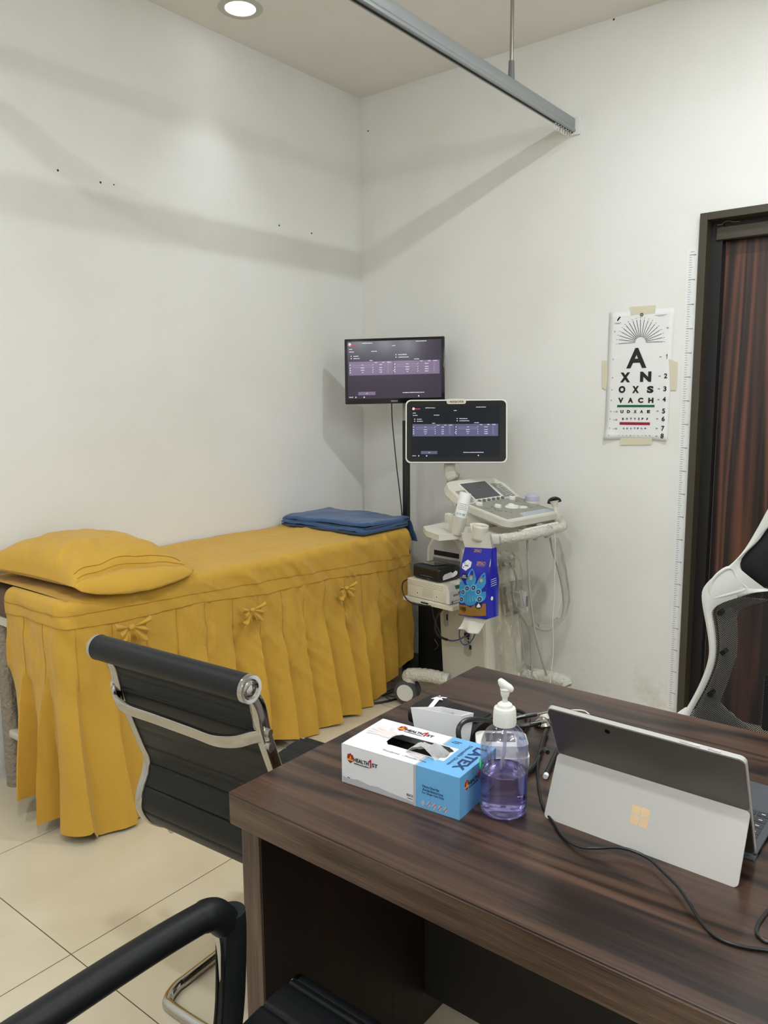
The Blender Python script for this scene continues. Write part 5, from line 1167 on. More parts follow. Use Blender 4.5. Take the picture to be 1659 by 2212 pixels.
# neck
b = ub(); b.sweep(smooth_path([V((1.09, -0.30, 0.80)), V((1.10, -0.29, 0.86)), V((1.13, -0.27, 0.905))], 6), 1.0, n=20, flat=(0.22, 0.16)); b.build('neck', M['ivory'], t)
# handle
b = ub(); hs_ = ml(963, 1119, 'y', -0.56); hp_ = [V((hs_.x, -0.555, hs_.z)), V((hs_.x+0.03, -0.562, hs_.z-0.001)), V((hs_.x+0.09, -0.575, 0.865)), V((1.20, -0.590, 0.855)), V((1.27, -0.575, 0.848)), V((1.33, -0.515, 0.842)), V((1.352, -0.43, 0.84))]
b.sweep(smooth_path(hp_, 8), 1.0, n=18, flat=(0.020, 0.042), up=(0, 0, 1)); b.sweep([V((hs_.x+0.02, -0.55, 0.862)), V((hs_.x+0.03, -0.40, 0.845))], 1.0, n=12, flat=(0.03, 0.03)); b.sweep([V((1.30, -0.45, 0.835)), V((1.12, -0.35, 0.85))], 1.0, n=12, flat=(0.04, 0.02)); b.sweep([V((1.32, -0.10, 0.835)), V((1.12, -0.25, 0.85))], 1.0, n=12, flat=(0.04, 0.02)); b.build('handle_rail', M['ivory'], t)
b = ub(); gp_ = smooth_path([V((1.335, -0.505, 0.842)), V((1.352, -0.40, 0.84)), V((1.357, -0.25, 0.84)), V((1.354, -0.10, 0.84)), V((1.335, -0.02, 0.842)), V((1.29, 0.0, 0.85)), V((1.22, -0.01, 0.86))], 10)
b.sweep(gp_, [0.0215*(1+0.10*math.sin(i*2.1)*math.sin(i*0.7)) for i in range(len(gp_))], n=18); b.build('wrapped_grip', M['wrap_white'], t, label='front grip wrapped in clear film')
# control deck
dc = V((1.172, -0.377, 0.935)); dy, dt, DW, DDp = 1.443, 0.221, 0.37, 0.222
ur = V((math.cos(dy), math.sin(dy), 0)); bk_ = V((-math.sin(dy), math.cos(dy), 0))*math.cos(dt)+V((0, 0, math.sin(dt)))
DK = frame(dc, ur, bk_)
dt2 = 0.58; bk2 = V((-math.sin(dy), math.cos(dy), 0))*math.cos(dt2)+V((0, 0, math.sin(dt2))); cr_ = dc+bk_*DDp/2
DK2 = frame(cr_, ur, bk2); L2 = 0.142
b = MB(); b.prism(rrect(-DW/2-0.016, -DDp/2-0.022, DW/2+0.016, DDp/2+0.01, 0.045, 8), -0.030, -0.002, DK); b.prism(rrect(-DW/2-0.012, -DDp/2-0.017, DW/2+0.012, DDp/2+0.01, 0.042, 8), -0.002, 0.0, DK); b.prism(rrect(-DW/2+0.01, -DDp/2+0.0, DW/2-0.01, DDp/2, 0.04, 8), -0.046, -0.030, DK)
b.prism([(-DW/2-0.016, -0.01), (DW/2+0.016, -0.01), (DW/2+0.012, L2*0.72), (DW/2-0.03, L2+0.012), (DW/2-0.06, L2+0.018), (-DW/2+0.05, L2+0.018), (-DW/2+0.01, L2+0.010), (-DW/2-0.016, L2*0.8)], -0.034, 0.0, DK2)
o = b.build('control_deck', M['ivory'], t, angle=30); md = o.modifiers.new('bevel', 'BEVEL'); md.width = 0.004; md.segments = 2; md.limit_method = 'ANGLE'; md.angle_limit = math.radians(40)
def D(i, j): return (-DW/2+DW*i, -DDp/2+DDp*j)
b = MB(); b.prism([D(0.02, 0.02), D(0.34, 0.02), D(0.38, 0.20), D(0.99, 0.20), D(0.99, 0.97), D(0.02, 0.97)], 0, 0.0012, DK)
b.prism([(-DW/2+0.006, 0.004), (-DW/2+0.07, 0.004), (-DW/2+0.07, L2*0.62), (-DW/2+0.006, L2*0.62)], 0, 0.0012, DK2); b.prism([(DW/2-0.088, 0.008), (DW/2-0.008, 0.008), (DW/2-0.02, L2*0.72), (DW/2-0.088, L2*0.78)], 0, 0.0012, DK2); b.build('keypad', M['grey_key'], t, smooth=False)
b = MB(); b.prism([D(0.36, 0.02), D(0.99, 0.02), D(0.99, 0.18), D(0.395, 0.18)], 0, 0.0010, DK); b.build('wrist_rest', M['bluegrey'], t, smooth=False)
b = MB(); sx0, sx1 = -DW/2+DW*0.21, -DW/2+DW*0.70; b.prism(rrect(sx0-0.008, L2*0.06, sx1+0.008, L2*0.97, 0.005), 0, 0.0022, DK2); b.build('touch_frame', M['white'], t, smooth=False)
b = MB(); b.rect(sx0, L2*0.13, sx1, L2*0.92, 0.002, 0.0028, DK2); b.build('touch_screen', M['dark_screen'], t, smooth=False)
b = MB(); b.text('esaote', (sx0+sx1)/2, L2*0.55, 0.018, 0.005, T=DK2, z=0.003); b.build('touch_logo', mat('dim_red_logo', (150, 70, 80), 0.4, emis=(190, 70, 90), estr=0.5), t, smooth=False)
b = MB(); b.disc(*D(0.52, 0.52), 0.046, 0, 0.0025, DK, 32, ry=0.026); b.disc(*D(0.64, 0.42), 0.030, 0, 0.0025, DK, 28, ry=0.016); b.build('ball_surround', M['white'], t)
for i, j, r, h in ((0.12, 0.86, 0.0145, 0.012), (0.30, 0.62, 0.0145, 0.012), (0.80, 0.90, 0.0145, 0.012)):
    b = MB(); T3 = DK @ Matrix.Translation((*D(i, j), 0)); b.lathe([(r*1.15, 0), (r*1.15, h*0.4), (r, h), (r*0.55, h*1.1), (r*0.5, h*0.8), (0, h*0.8)], 24, T3); b.build('dial', M['white'], t)
b = MB(); b.lathe([(0.019, 0), (0.019, 0.003), (0.015, 0.007), (0.008, 0.011), (0, 0.012)], 24, DK @ Matrix.Translation((*D(0.52, 0.56), 0.002)))
b.build('trackball', M['white'], t)
for k in range(6): b = MB(); b.box((*D(0.22+k*0.092, 0.99), 0.006), (0.012, 0.012, 0.012), 0.002, T=DK); b.build('rocker_key', M['grey_mid'], t)
for k in range(8):
    b = MB(); b.box((DW/2-0.068, 0.018+k*0.0105, 0.004), (0.018, 0.005, 0.007), 0.0015, T=DK2); b.build('gain_slider', M['grey_lt'], t); b = MB(); b.box((DW/2-0.034, 0.014+k*0.0105, 0.003), (0.020, 0.005, 0.004), 0.0015, T=DK2); b.build('side_key', M['grey_lt'], t)
RK = mat('grey_round_keys', (134, 133, 124), 0.5)
for k in range(22):
    b = MB(); i, j = rnd.choice([(rnd.uniform(0.05, 0.32), rnd.uniform(0.25, 0.75)), (rnd.uniform(0.72, 0.95), rnd.uniform(0.30, 0.85))]); b.disc(*D(i, j), 0.0062, 0, 0.0026, DK, 12, ry=0.0045); b.build('round_key', RK, t)
b = MB(); b.box((-DW/2-0.0165, DDp/2+0.02, -0.016), (0.002, 0.075, 0.020), 0.0008, T=DK); b.build('usb_strip', M['grey_lt'], t); b = MB(); b.box((-DW/2-0.0178, DDp/2+0.035, -0.016), (0.002, 0.018, 0.009), T=DK); b.box((-DW/2-0.0178, DDp/2-0.002, -0.016), (0.002, 0.012, 0.009), T=DK); b.build('usb_port', M['slot'], t)
# monitor and arm
mc_ = V((0.899, -0.419, 1.27)); my, mt_ = 0.605, 1.419
ux = V((math.cos(my), math.sin(my), 0)); up_ = V((-math.sin(my), math.cos(my), 0))*math.cos(mt_)+V((0, 0, math.sin(mt_)))
FM = frame(mc_, ux, up_); MWd, MHt = 0.463, 0.290
b = MB(); b.prism(rrect(-MWd/2, -MHt/2, MWd/2, MHt/2, 0.024, 8), -0.030, -0.002, FM); b.prism(rrect(-MWd/2+0.06, -MHt/2+0.04, MWd/2-0.06, MHt/2-0.04, 0.03, 8), -0.055, -0.030, FM); o = b.build('monitor_shell', M['white'], t, angle=30)
b = MB(); b.prism(rrect(-MWd/2+0.006, -MHt/2+0.006, MWd/2-0.006, MHt/2-0.006, 0.020, 8), -0.002, 0.0, FM); b.build('monitor_bezel', M['bezel'], t, smooth=False)
screen(FM @ Matrix.Translation((0, 0, 0.0001)), -MWd/2+0.026, -MHt/2+0.026, MWd-0.060, MHt-0.056, t, 'scr_us', 'scr_us_tab')
b = MB(); b.prism(rrect(-0.044, MHt/2-0.021, 0.044, MHt/2+0.0025, 0.009), -0.004, 0.003, FM); b.build('maker_badge', M['ivory'], t, smooth=False)
b = MB(); b.text('esaote', 0.003, MHt/2-0.010, 0.062, 0.0115, T=FM, z=0.003, bold=0.02); b.line(-0.041, MHt/2-0.012, -0.026, MHt/2-0.010, 0.0015, 0, 0.0036, FM); b.build('badge_lettering', mat('dark_brown_lettering', (110, 62, 52), 0.5), t, smooth=False)
ab = mp(984, 1040, 'z', 1.030)
mb_ = FM @ V((-0.020, -0.10, -0.050))
b = MB(); pts = [mb_, FM @ V((-0.035, -0.165, -0.052)), FM @ V((-0.032, -0.205, -0.045)), ab+V((0, 0, 0.035)), ab+V((0, 0, 0.010))]
b.sweep(smooth_path([FM @ V((-0.015, -0.06, -0.052)), FM @ V((-0.028, -0.15, -0.056)), FM @ V((-0.026, -0.185, -0.050)), FM @ V((-0.018, -0.212, -0.040)), ab+V((0, 0, 0.018))], 8), 1.0, n=18, flat=(0.052, 0.030), up=tuple(n)) ; b.lathe([(0, 0.018), (0.030, 0.018), (0.040, 0.010), (0.042, 0), (0.042, -0.010), (0, -0.010)], 32, Matrix.Translation(ab)); b.build('monitor_arm', M['body_grey'], t)
b = MB(); b.sweep([ab+V((0, 0, -0.01)), ab+V((0.0, 0, -0.09))], 0.036, n=24); b.build('arm_post', M['ivory'], t)
# base, arms and casters
b = ub(); b.box((1.10, -0.30, 0.125), (0.30, 0.26, 0.09), 0.03, seg=4); b.build('base_block', M['ivory'], t)
for (xa, ya), (xb, yb) in (((1.02, -0.44), (0.845, -0.505)), ((1.22, -0.14), (1.40, -0.085)), ((1.20, -0.44), (1.385, -0.52)), ((1.02, -0.16), (0.95, -0.10))):
    b = ub(); P3 = smooth_path([V((xa, ya, 0.140)), V(((xa+xb)/2, (ya+yb)/2, 0.148)), V((xb, yb, 0.140)), V((xb+(0.02 if xb > 1.1 else -0.02), yb, 0.120))], 8)
    b.sweep(P3, [0.031*(1+0.05*math.sin(i*2.7)) for i in range(len(P3))], n=20); b.build('base_arm', M['wrap_white'], t, label='base arm wrapped in shiny clear film')
    wx, wy = xb+(0.01 if xb > 1.1 else -0.01), yb-0.004
    b = ub(); b.cyl((wx, wy, 0.07), (wx, wy, 0.125), 0.026, 0.030, n=20); b.box((wx, wy, 0.075), (0.05, 0.022, 0.05), 0.008); c1 = b.build('caster_fork', M['ivory'], t)
    b = ub(); X3 = Matrix.Translation((wx-0.012, wy, 0.058)) @ Matrix.Rotation(math.radians(25), 4, 'Z') @ Matrix.Rotation(PI/2, 4, 'X')
    for s_ in (-1, 1): b.lathe([(0.041, s_*0.038), (0.053, s_*0.036), (0.057, s_*0.030), (0.057, s_*0.016), (0.044, s_*0.012)], 36, X3)
    b.build('wheel_tyre', M['rubber'], c1)
    b = ub(); b.lathe([(0, 0.034), (0.040, 0.037), (0.042, 0.030), (0.042, -0.030), (0.040, -0.037), (0, -0.034)], 32, X3); b.build('wheel_hub', M['white'], c1)
bl_ = ml(1000, 1458, 'y', -0.475); b = ub()
b.ball((bl_.x, -0.475, 0.10), (0.085, 0.05, 0.075), 24, 12); b.build('wrapped_foot_rest', M['wrap_white'], t)

# ---------------- shelf with two printers
PNY = -0.602; c1p = ml(969.5, 1306.5, 'y', PNY); c2p = ml(880, 1290, 'y', PNY); sh_z = c1p.z
SHT = thing('printer_shelf', 'narrow cream metal shelf on the side of the scanner under the printers', 'shelf', (F_*(c1p.x-0.12)+U_*(PNY+0.07))+V((0, 0, sh_z)), MA)
b = ub(); b.prism([(c2p.x-0.006, PNY-0.020), (c1p.x+0.030, PNY-0.020), (c1p.x+0.035, PNY-0.015), (c1p.x+0.035, -0.447), (c2p.x-0.006, -0.447)], sh_z-0.018, sh_z-0.002); b.build('shelf_plate', M['beige'], SHT, smooth=False)
b = ub(); b.box((c1p.x-0.12, PNY-0.0205, sh_z-0.010), (0.042, 0.003, 0.006)); b.build('shelf_slot', M['slot'], SHT, smooth=False)
b = ub(); b.sweep([V((c1p.x, -0.50, sh_z-0.024)), V((c1p.x+0.02, -0.436, sh_z-0.024))], 1.0, n=10, flat=(0.05, 0.012), up=(0, 0, 1)); b.build('shelf_arm', M['beige'], SHT)
t = thing('thermal_printer', 'cream white medical printer under the black printer on the shelf', 'printer', (F_*(c1p.x-0.12)+U_*(PNY+0.07))+V((0, 0, sh_z)), MA)
x0, x1, y0, y1, z0, z1 = c2p.x, c1p.x, PNY, PNY+0.148, sh_z, sh_z+0.080
b = ub(); b.box(((x0+x1)/2-0.006, (y0+y1)/2, (z0+z1)/2), (x1-x0-0.012, y1-y0, z1-z0), 0.003); b.build('case', M['beige'], t)
b = ub(); b.prism([(x1-0.014, z0), (x1+0.004, z0+0.002), (x1+0.004, z1-0.026), (x1-0.010, z1), (x1-0.014, z1)], -y1, -y0, YZ); b.build('front_panel', M['white'], t, smooth=False)
PZ = frame((x1+0.0045, 0, 0), (0, 1, 0), (0, 0, 1))
b = ub(); b.rect(y0+0.055, z1-0.038, y0+0.15, z1-0.034, 0, 0.0008, PZ); b.text('SONY', y0+0.045, z1-0.044, 0.040, 0.0085, T=PZ, bold=0.04); b.rect(y0+0.012, z0+0.010, y0+0.150, z0+0.012, 0, 0.0006, PZ); b.rect(y0+0.012, z0+0.004, y0+0.022, z0+0.012, 0, 0.0006, PZ); b.build('front_print', M['ink_soft'], t, smooth=False)
PS = frame((x1-0.003, 0, z1-0.013), (0, 1, 0), (-0.014, 0, 0.026))
b = ub(); b.rect(y0+0.045, -0.008, y0+0.125, 0.008, 0.0008, 0.0022, PS); b.build('green_display', mat('green_lcd', (40, 96, 44), 0.3), t, smooth=False)
b = ub()
for r in range(3):
    for k in range(22): b.disc(x0+0.008+k*0.0094+(0.0045 if r % 2 else 0), z1-0.008-r*0.0085, 0.0019, -y0+0.0001, -y0+0.0005, YZ, 6)
for r in range(8):
    for k in range(10): b.disc(x0+0.092+k*0.0062+r*0.0006, z0+0.012+r*0.0052, 0.0012, -y0+0.0001, -y0+0.0005, YZ, 5)
for xx in (x0+0.063, x0+0.175): b.disc(xx, z0+0.022, 0.0035, -y0+0.0012, -y0+0.0018, YZ, 14)
b.build('vent_holes', M['grey_mid'], t, smooth=False)
for xx in (x0+0.063, x0+0.175): b = ub(); b.disc(xx, z0+0.022, 0.0075, -y0, -y0+0.0012, YZ, 20); b.build('case_screw', M['white'], t)
t = thing('photo_printer', 'small black photo printer with a torn white sticker on top of the cream printer', 'printer', (F_*(c1p.x-0.12)+U_*(PNY+0.07))+V((0, 0, z1)), MA)
cnr = ml(949, 1259, 'y', PNY+0.006); cnr.z = z1; PB = UT @ place((cnr.x, cnr.y, z1), math.radians(-4))
b = MB(PB); b.box((-0.086, 0.066, 0.033), (0.172, 0.132, 0.062), 0.014, seg=4); b.build('case', M['bk_plastic'], t)
b = MB(PB); b.box((-0.080, 0.001, 0.020), (0.125, 0.003, 0.022), 0.001); b.build('paper_mouth', M['slot'], t, smooth=False)
PF = PB @ frame((0, -0.0006, 0), (1, 0, 0), (0, 0, 1)); b = MB(); b.scribble(-0.115, -0.040, 0.022, 0.005, PF, 0.0008); b.rect(-0.078, 0.009, -0.056, 0.012, 0, 0.001, PF); b.build('faint_marking', M['ink_soft'], t, smooth=False)
PR = PB @ frame((0.0006, 0, 0), (0, 1, 0), (0, 0, 1)); b = MB(); b.prism([(0.022, 0.012), (0.050, 0.014), (0.090, 0.018), (0.108, 0.026), (0.110, 0.038), (0.098, 0.044), (0.080, 0.035), (0.070, 0.042), (0.030, 0.036), (0.020, 0.026)], 0, 0.0008, PR); b.build('sticker', M['gel'], t, smooth=False)
b = MB(PB); b.prism([(-0.150, 0.030), (-0.060, 0.028), (-0.045, 0.095), (-0.130, 0.100)], 0.0665, 0.0680); b.build('clear_cover', mat('smoky_cover', (96, 96, 94), 0.15), t, smooth=False)
# dark case standing between bed and scanner
t = thing('equipment_case', 'black case standing in the dark gap between bed and scanner', 'case', (0.695, -0.20, 0))
b = MB(); b.box((0.700, -0.175, 0.26), (0.255, 0.19, 0.50), 0.01); b.build('case_body', M['slot'], t); b = MB(); b.tube([V((0.69, -0.285, 0.16)), V((0.72, -0.30, 0.19)), V((0.70, -0.30, 0.22))], 0.003, n=6); b.build('handle', M['steel'], t)

# ---------------- things hanging on the handle
HY = -0.605
def hc(u_, v_, d=0.0): return mp(u_, v_, 'y', HY+d)
t = thing('gel_holder', 'ivory bottle cup clipped on the scanner handle holding the gel bottle', 'holder', hc(990, 1135))
a0, a1 = hc(994, 1114), hc(987, 1153)
ax_ = (a0-a1).normalized(); HT = frame(a1, ax_.orthogonal(), ax_.cross(ax_.orthogonal()));
def along(a, c_): d_ = (c_-a).normalized(); r_ = d_.orthogonal().normalized(); return frame(a, r_, d_.cross(r_)), (c_-a).length
HT, hl = along(a1, a0)
b = MB(); b.lathe([(0, 0), (0.0225, 0), (0.0255, 0.01), (0.0320, hl), (0.0300, hl), (0.0235, 0.012), (0, 0.01)], 32, HT); b.build('cup', M['ivory'], t)
b = MB(); b.lathe([(0, -0.018), (0.007, -0.018), (0.012, -0.004), (0.014, 0)], 16, HT); b.build('nozzle_tip', M['white'], t)
t = thing('gel_bottle', 'white gel bottle with green print upside down in the scanner cup', 'bottle', hc(994, 1112))
g0, g1 = hc(991, 1132, 0.004), hc(1006, 1064, 0.030)
GTm, gl = along(g0, g1)
b = MB(); b.lathe([(0, -0.01), (0.0235, -0.008), (0.0250, 0), (0.0250, gl-0.008), (0.0235, gl-0.001), (0.019, gl), (0, gl-0.001)], 40, GTm); b.build('bottle_body', M['gel'], t)
vw = (CAM-(g0+g1)/2).normalized(); gd_ = (g1-g0).normalized(); rt = gd_.cross(vw).normalized()*-1; nn_ = rt.cross(gd_)
def wrap_text(b, s_, hgt, h_, w_):    # letters laid round the bottle, upside down
    tmp = MB(); tmp.text(s_, 0, 0, w_, h_, bold=0.02)
    for f in tmp.b.faces:
        vs = []
        for v_ in f.verts:
            a = -v_.co.x/0.0252; zz_ = hgt-v_.co.y
            side = gd_.cross(vw).normalized(); fr = side.cross(gd_).normalized()*1
            if fr.dot(vw) < 0: fr = -fr
            R_ = -side if False else (vw.cross(gd_)*-1).normalized()
            vs.append(b.v(g0+gd_*zz_+(R_*math.sin(a)*-1+fr*math.cos(a))*0.0254))
        b.f(vs)
    tmp.b.free()
b = MB(); wrap_text(b, 'E.C.G. GEL', gl*0.32, 0.0085, 0.040)
for k, w_ in enumerate((0.034, 0.038, 0.030, 0.034)): wrap_text(b, 'for ultrasonic and cardiac use'[:18+k], gl*0.47+k*0.0075, 0.0034, w_)
b.build('green_print', M['glue_green'], t, smooth=False)
b = MB(); b.lathe([(0.0252, gl*0.20), (0.02535, gl*0.20), (0.02535, gl*0.218), (0.0252, gl*0.218)], 40, GTm); b.build('green_line', M['glue_green'], t)
t = thing('probe_cup', 'empty ivory probe cup with slots clipped on the scanner handle', 'holder', hc(1038, 1150))
HT2, hl2 = along(hc(1034, 1166), hc(1038, 1134))
b = MB(); N_ = 34
def cupf(i, j): a = 0.35+(2*PI-0.7)*i; r_ = 0.026+0.006*j; return HT2 @ V((r_*math.cos(a+2.6), r_*math.sin(a+2.6), hl2*j))
b.grid(cupf, N_, 6); b.disc(0, 0, 0.025, 0, 0.003, HT2); o = b.build('cup', M['ivory'], t); solid(o, 0.003, 0)
HT3, hl3 = along(hc(1012, 1166), hc(1019, 1132)); b = MB(); b.sweep(smooth_path([hc(1020, 1130), hc(1024, 1148), hc(1018, 1166), hc(1010, 1164), hc(1011, 1150)], 6), 1.0, n=12, flat=(0.022, 0.005), up=tuple(vw)); b.build('clip', M['ivory'], t)

# probes on the far side
t = thing('curved_probe', 'ivory ultrasound probe with black curved tip in the right holder', 'probe', mp(1203, 1112, 'y', -0.06))
c0 = mp(1201, 1108, 'y', -0.06); c1 = mp(1197, 1083, 'y', -0.06)
PT, pl = along(c0, c1)
b = MB(); b.sweep(smooth_path([c0, c0.lerp(c1, 0.45), c1.lerp(c0, 0.15), c1+(c1-c0)*0.05], 6), [0.010, 0.0115, 0.019, 0.024] and [0.010+0.013*max(0, (k-7)/11)**0.8 for k in range(19)], n=24); b.build('probe_body', M['ivory'], t)
b = MB(); side_ = V((math.cos(0.67), math.sin(0.67), 0)); tp = c1+(c1-c0)*0.06
b.sweep(smooth_path([tp-side_*0.022+V((0, 0, -0.014)), tp-side_*0.018+V((0, 0, 0.000)), tp+V((0, 0, 0.008)), tp+side_*0.017+V((0, 0, 0.003)), tp+side_*0.022+V((0, 0, -0.006))], 6), 1.0, n=14, flat=(0.028, 0.010)); b.build('probe_tip', M['bk_plastic'], t)
b = MB(); HTp, _ = along(mp(1203, 1122, 'y', -0.06), mp(1203, 1108, 'y', -0.06)); b.lathe([(0.014, 0), (0.022, 0.018), (0.022, 0.030), (0.018, 0.030), (0.012, 0.004), (0.014, 0)], 24, HTp); b.build('holder_ring', M['ivory'], t)
t = thing('domed_probe', 'pale lilac grey domed probe standing behind the control panel', 'probe', mp(1149, 1085, 'y', -0.05))
HTd, dl_ = along(mp(1149, 1100, 'y', -0.05), mp(1150, 1066, 'y', -0.05)); b = MB(); b.lathe([(0.026, 0), (0.033, dl_*0.4), (0.0345, dl_*0.62), (0.032, dl_*0.85), (0.022, dl_*0.97), (0, dl_)], 32, HTd); b.build('probe_dome', M['probe_grey'], t)
b = MB(); b.lathe([(0.0335, dl_*0.38), (0.0350, dl_*0.44), (0.0350, dl_*0.50), (0.0335, dl_*0.54)], 32, HTd); b.build('probe_collar', M['ivory'], t)
b = MB(); pp = [ml(u_, v_, 'z', 0.868) for u_, v_ in ((1118, 1148), (1215, 1127))]
t = thing('pencil_probe', 'thin white pencil probe lying along the wrapped scanner grip', 'probe', mp(1165, 1140, 'z', 0.868))
p0, p1 = mp(1128, 1147, 'x', 1.345), mp(1204, 1130, 'x', 1.345); b = MB(); b.sweep([p0, p0.lerp(p1, 0.1), p1.lerp(p0, 0.1), p1], [0.004, 0.0075, 0.0075, 0.006], n=16); b.build('probe_body', M['white'], t)
b = MB(); b.tube([mp(u_, v_, 'x', 1.375) for u_, v_ in ((1182, 1134), (1191, 1137), (1197, 1150), (1199, 1180), (1198, 1230), (1197, 1290), (1194, 1340), (1195, 1400), (1191, 1450), (1188, 1480))], 0.0026, n=8); b.build('probe_lead', M['white_cable'], t)
# cups under the grip
t = thing('hanging_cups', 'row of small ivory cable hooks beneath the scanner grip', 'hook', mp(1150, 1160, 'x', 1.33))
for uu, vv in ((1158, 1160), (1182, 1155), (1128, 1136), (1150, 1135)):
    p = mp(uu, vv, 'x', 1.335 if vv > 1140 else 1.25); b = MB(); b.lathe([(0, -0.018), (0.012, -0.014), (0.019, 0.002), (0.021, 0.012), (0, 0.012)], 20, Matrix.Translation(p)); b.build('hook_cup', M['ivory'], t)
# probe cables
def cab(name, L_, xx, r, m_, label, ax='x'):
    b = MB(); P3 = [mp(u_, v_, ax, xx) for u_, v_ in L_]
    for p in P3: p.z = max(p.z, r+0.002); p.y = min(p.y, -0.012)
    b.tube(P3, r, n=10); return tag(b.build(name, M[m_], loc=P3[-1]), label, 'cable')
cab('probe_cable', [(1139, 1160), (1140, 1200), (1143, 1260), (1149, 1320), (1157, 1375), (1170, 1425), (1183, 1465), (1192, 1500)], 1.34, 0.0048, 'grey_cable', 'grey probe cable running from the grip middle down to the floor')
cab('probe_cable', [(1188, 1160), (1195, 1195), (1207, 1235), (1216, 1280), (1217, 1320), (1205, 1350), (1180, 1362), (1150, 1352)], 1.33, 0.0045, 'grey_cable', 'grey probe cable looping wide at the right inside the clear film')
cab('probe_cable', [(1118, 1312), (1125, 1330), (1138, 1352), (1146, 1385), (1148, 1430), (1148, 1462), (1140, 1478)], 1.30, 0.0042, 'grey_cable', 'grey probe cable dropping from the plug beside the white column')
cab('probe_cable', [(1122, 1325), (1124, 1360), (1130, 1400), (1138, 1438), (1150, 1448), (1140, 1436), (1128, 1434), (1124, 1470)], 1.29, 0.0036, 'grey_cable', 'thin grey cable nearest the white column tied at the base arm')
cab('probe_cable', [(1105, 1222), (1113, 1240), (1118, 1262), (1119, 1285), (1117, 1300)], 1.27, 0.005, 'grey_cable', 'short grey cable from the upper socket to the probe plug')
cab('video_cable', [(955, 1316), (944, 1332), (940, 1355), (946, 1372), (958, 1379), (966, 1382)], -0.47, 0.0055, 'cable', 'thick black cable curving down from under the printer shelf', 'y')
cab('video_cable', [(962, 1380), (975, 1384), (990, 1382), (1002, 1376), (1011, 1370)], -0.46, 0.0032, 'blue_cable', 'blue cable plugged into the side of the scanner', 'y')
cab('video_cable', [(994, 1352), (992, 1372), (997, 1388), (1006, 1393), (1017, 1386), (1025, 1372), (1028, 1356)], -0.47, 0.003, 'blue_cable', 'dark blue cable loop hanging below the tissue pack', 'y')
cab('printer_cable', [(879, 1252), (871, 1258), (869, 1272), (874, 1288), (884, 1299), (900, 1306), (930, 1309)], -0.635, 0.003, 'cable', 'black cable looping off the rear end of the printers', 'y')
cab('printer_cable', [(934, 1308), (936, 1330), (944, 1352), (952, 1372)], -0.56, 0.003, 'cable', 'thin black cable hanging in the dark gap under the printers', 'y')
# clear film sleeves
def film_tube(L_, ax, val, radii, label, n_=22):
    P3 = smooth_path([mp(u_, v_, ax, val) for u_, v_ in L_], 7); m_ = len(P3); b = MB(); rings = []
    R_ = [radii[0]+(radii[1]-radii[0])*i/(m_-1) for i in range(m_)]; g = []
    for i, p in enumerate(P3):
        tg = (P3[min(i+1, m_-1)]-P3[max(0, i-1)]).normalized(); a_ = V((0, 1, 0)) if abs(tg.y) < 0.9 else V((1, 0, 0)); e1 = (a_-tg*a_.dot(tg)).normalized(); e2 = tg.cross(e1)
        g.append([b.v(p+(e1*math.cos(2*PI*k/n_)*0.8+e2*math.sin(2*PI*k/n_))*R_[i]*(1+0.35*fbm((math.cos(2*PI*k/n_)*2.2, math.sin(2*PI*k/n_)*2.2, i*0.33+val*9), 1))) for k in range(n_)])
    for i in range(m_-1):
        for k in range(n_): b.f([g[i][k], g[i][(k+1) % n_], g[i+1][(k+1) % n_], g[i+1][k]])
    return tag(b.build('film_sleeve', M['wrap'], loc=P3[-1], angle=25), label, 'plastic film')
film_tube([(1090, 1198), (1082, 1225), (1086, 1280), (1092, 1340), (1095, 1400), (1096, 1470)], 'x', 1.275, (0.030, 0.045), 'long crumpled clear plastic sleeve hanging down the white scanner column')
film_tube([(1200, 1165), (1210, 1200), (1219, 1250), (1222, 1300), (1208, 1338), (1178, 1356), (1148, 1346), (1128, 1318), (1118, 1285), (1118, 1235), (1108, 1205), (1090, 1200)], 'x', 1.31, (0.016, 0.022), 'looped clear plastic sleeve round the probe cable beside the wall')

# ---------------- tissue pack
t = thing('tissue_pack', 'blue and bronze tissue pack with peacock feathers hanging from the scanner handle', 'tissue pack', hc(1022, 1336))
TPY = -0.645
def tq(u_, v_): p = ml(u_, v_, 'y', TPY); return V((p.x, p.z))
TL, TR2, BR2, BL2 = tq(995, 1184), tq(1054, 1187), tq(1052, 1338), tq(991, 1329)
DEP = 0.075; YP = frame((0, TPY, 0), (1, 0, 0), (0, 0, 1))
def tqi(i, j): a = TL.lerp(TR2, i); c_ = BL2.lerp(BR2, i); return c_.lerp(a, j)
b = ub()
def packf(i, j): p = tqi(i, j); bulge = 0.010*math.sin(PI*i)*math.sin(PI*min(1, j*1.3))**0.6; return V((p.x, TPY-bulge+0.028*max(0, (j-0.62)/0.38)**1.3, p.y))
PFs = packf
b.grid(packf, 16, 24)
def packs(i, j): # right side, folding in to the gusset at the top
    p = tqi(1, j); w_ = DEP*(1-0.62*max(0, (j-0.55)/0.45)); f = packf(1, j); return V((f.x+0.012*math.sin(PI*i)*(1-j)-0.010*math.sin(PI*i)*j, f.y+w_*i, p.y+0.012*i*(1-j)*0+0.006*(1-j)*math.sin(PI*i)))
b.grid(packs, 10, 24)
b.grid(lambda i, j: V((packf(0, j).x, packf(0, j).y+DEP*(1-0.62*max(0, (j-0.55)/0.45))*i, packf(0, j).z)), 6, 24)
b.grid(lambda i, j: V((packf(1-i, j).x, packf(1-i, j).y+DEP*(1-0.62*max(0, (j-0.55)/0.45)), packf(1-i, j).z)), 12, 24)
b.grid(lambda i, j: V((packf(i, 0).x, packf(i, 0).y+DEP*j, packf(i, 0).z)), 12, 4)
b.build('pack_foil', M['pack_blue'], t, angle=50)
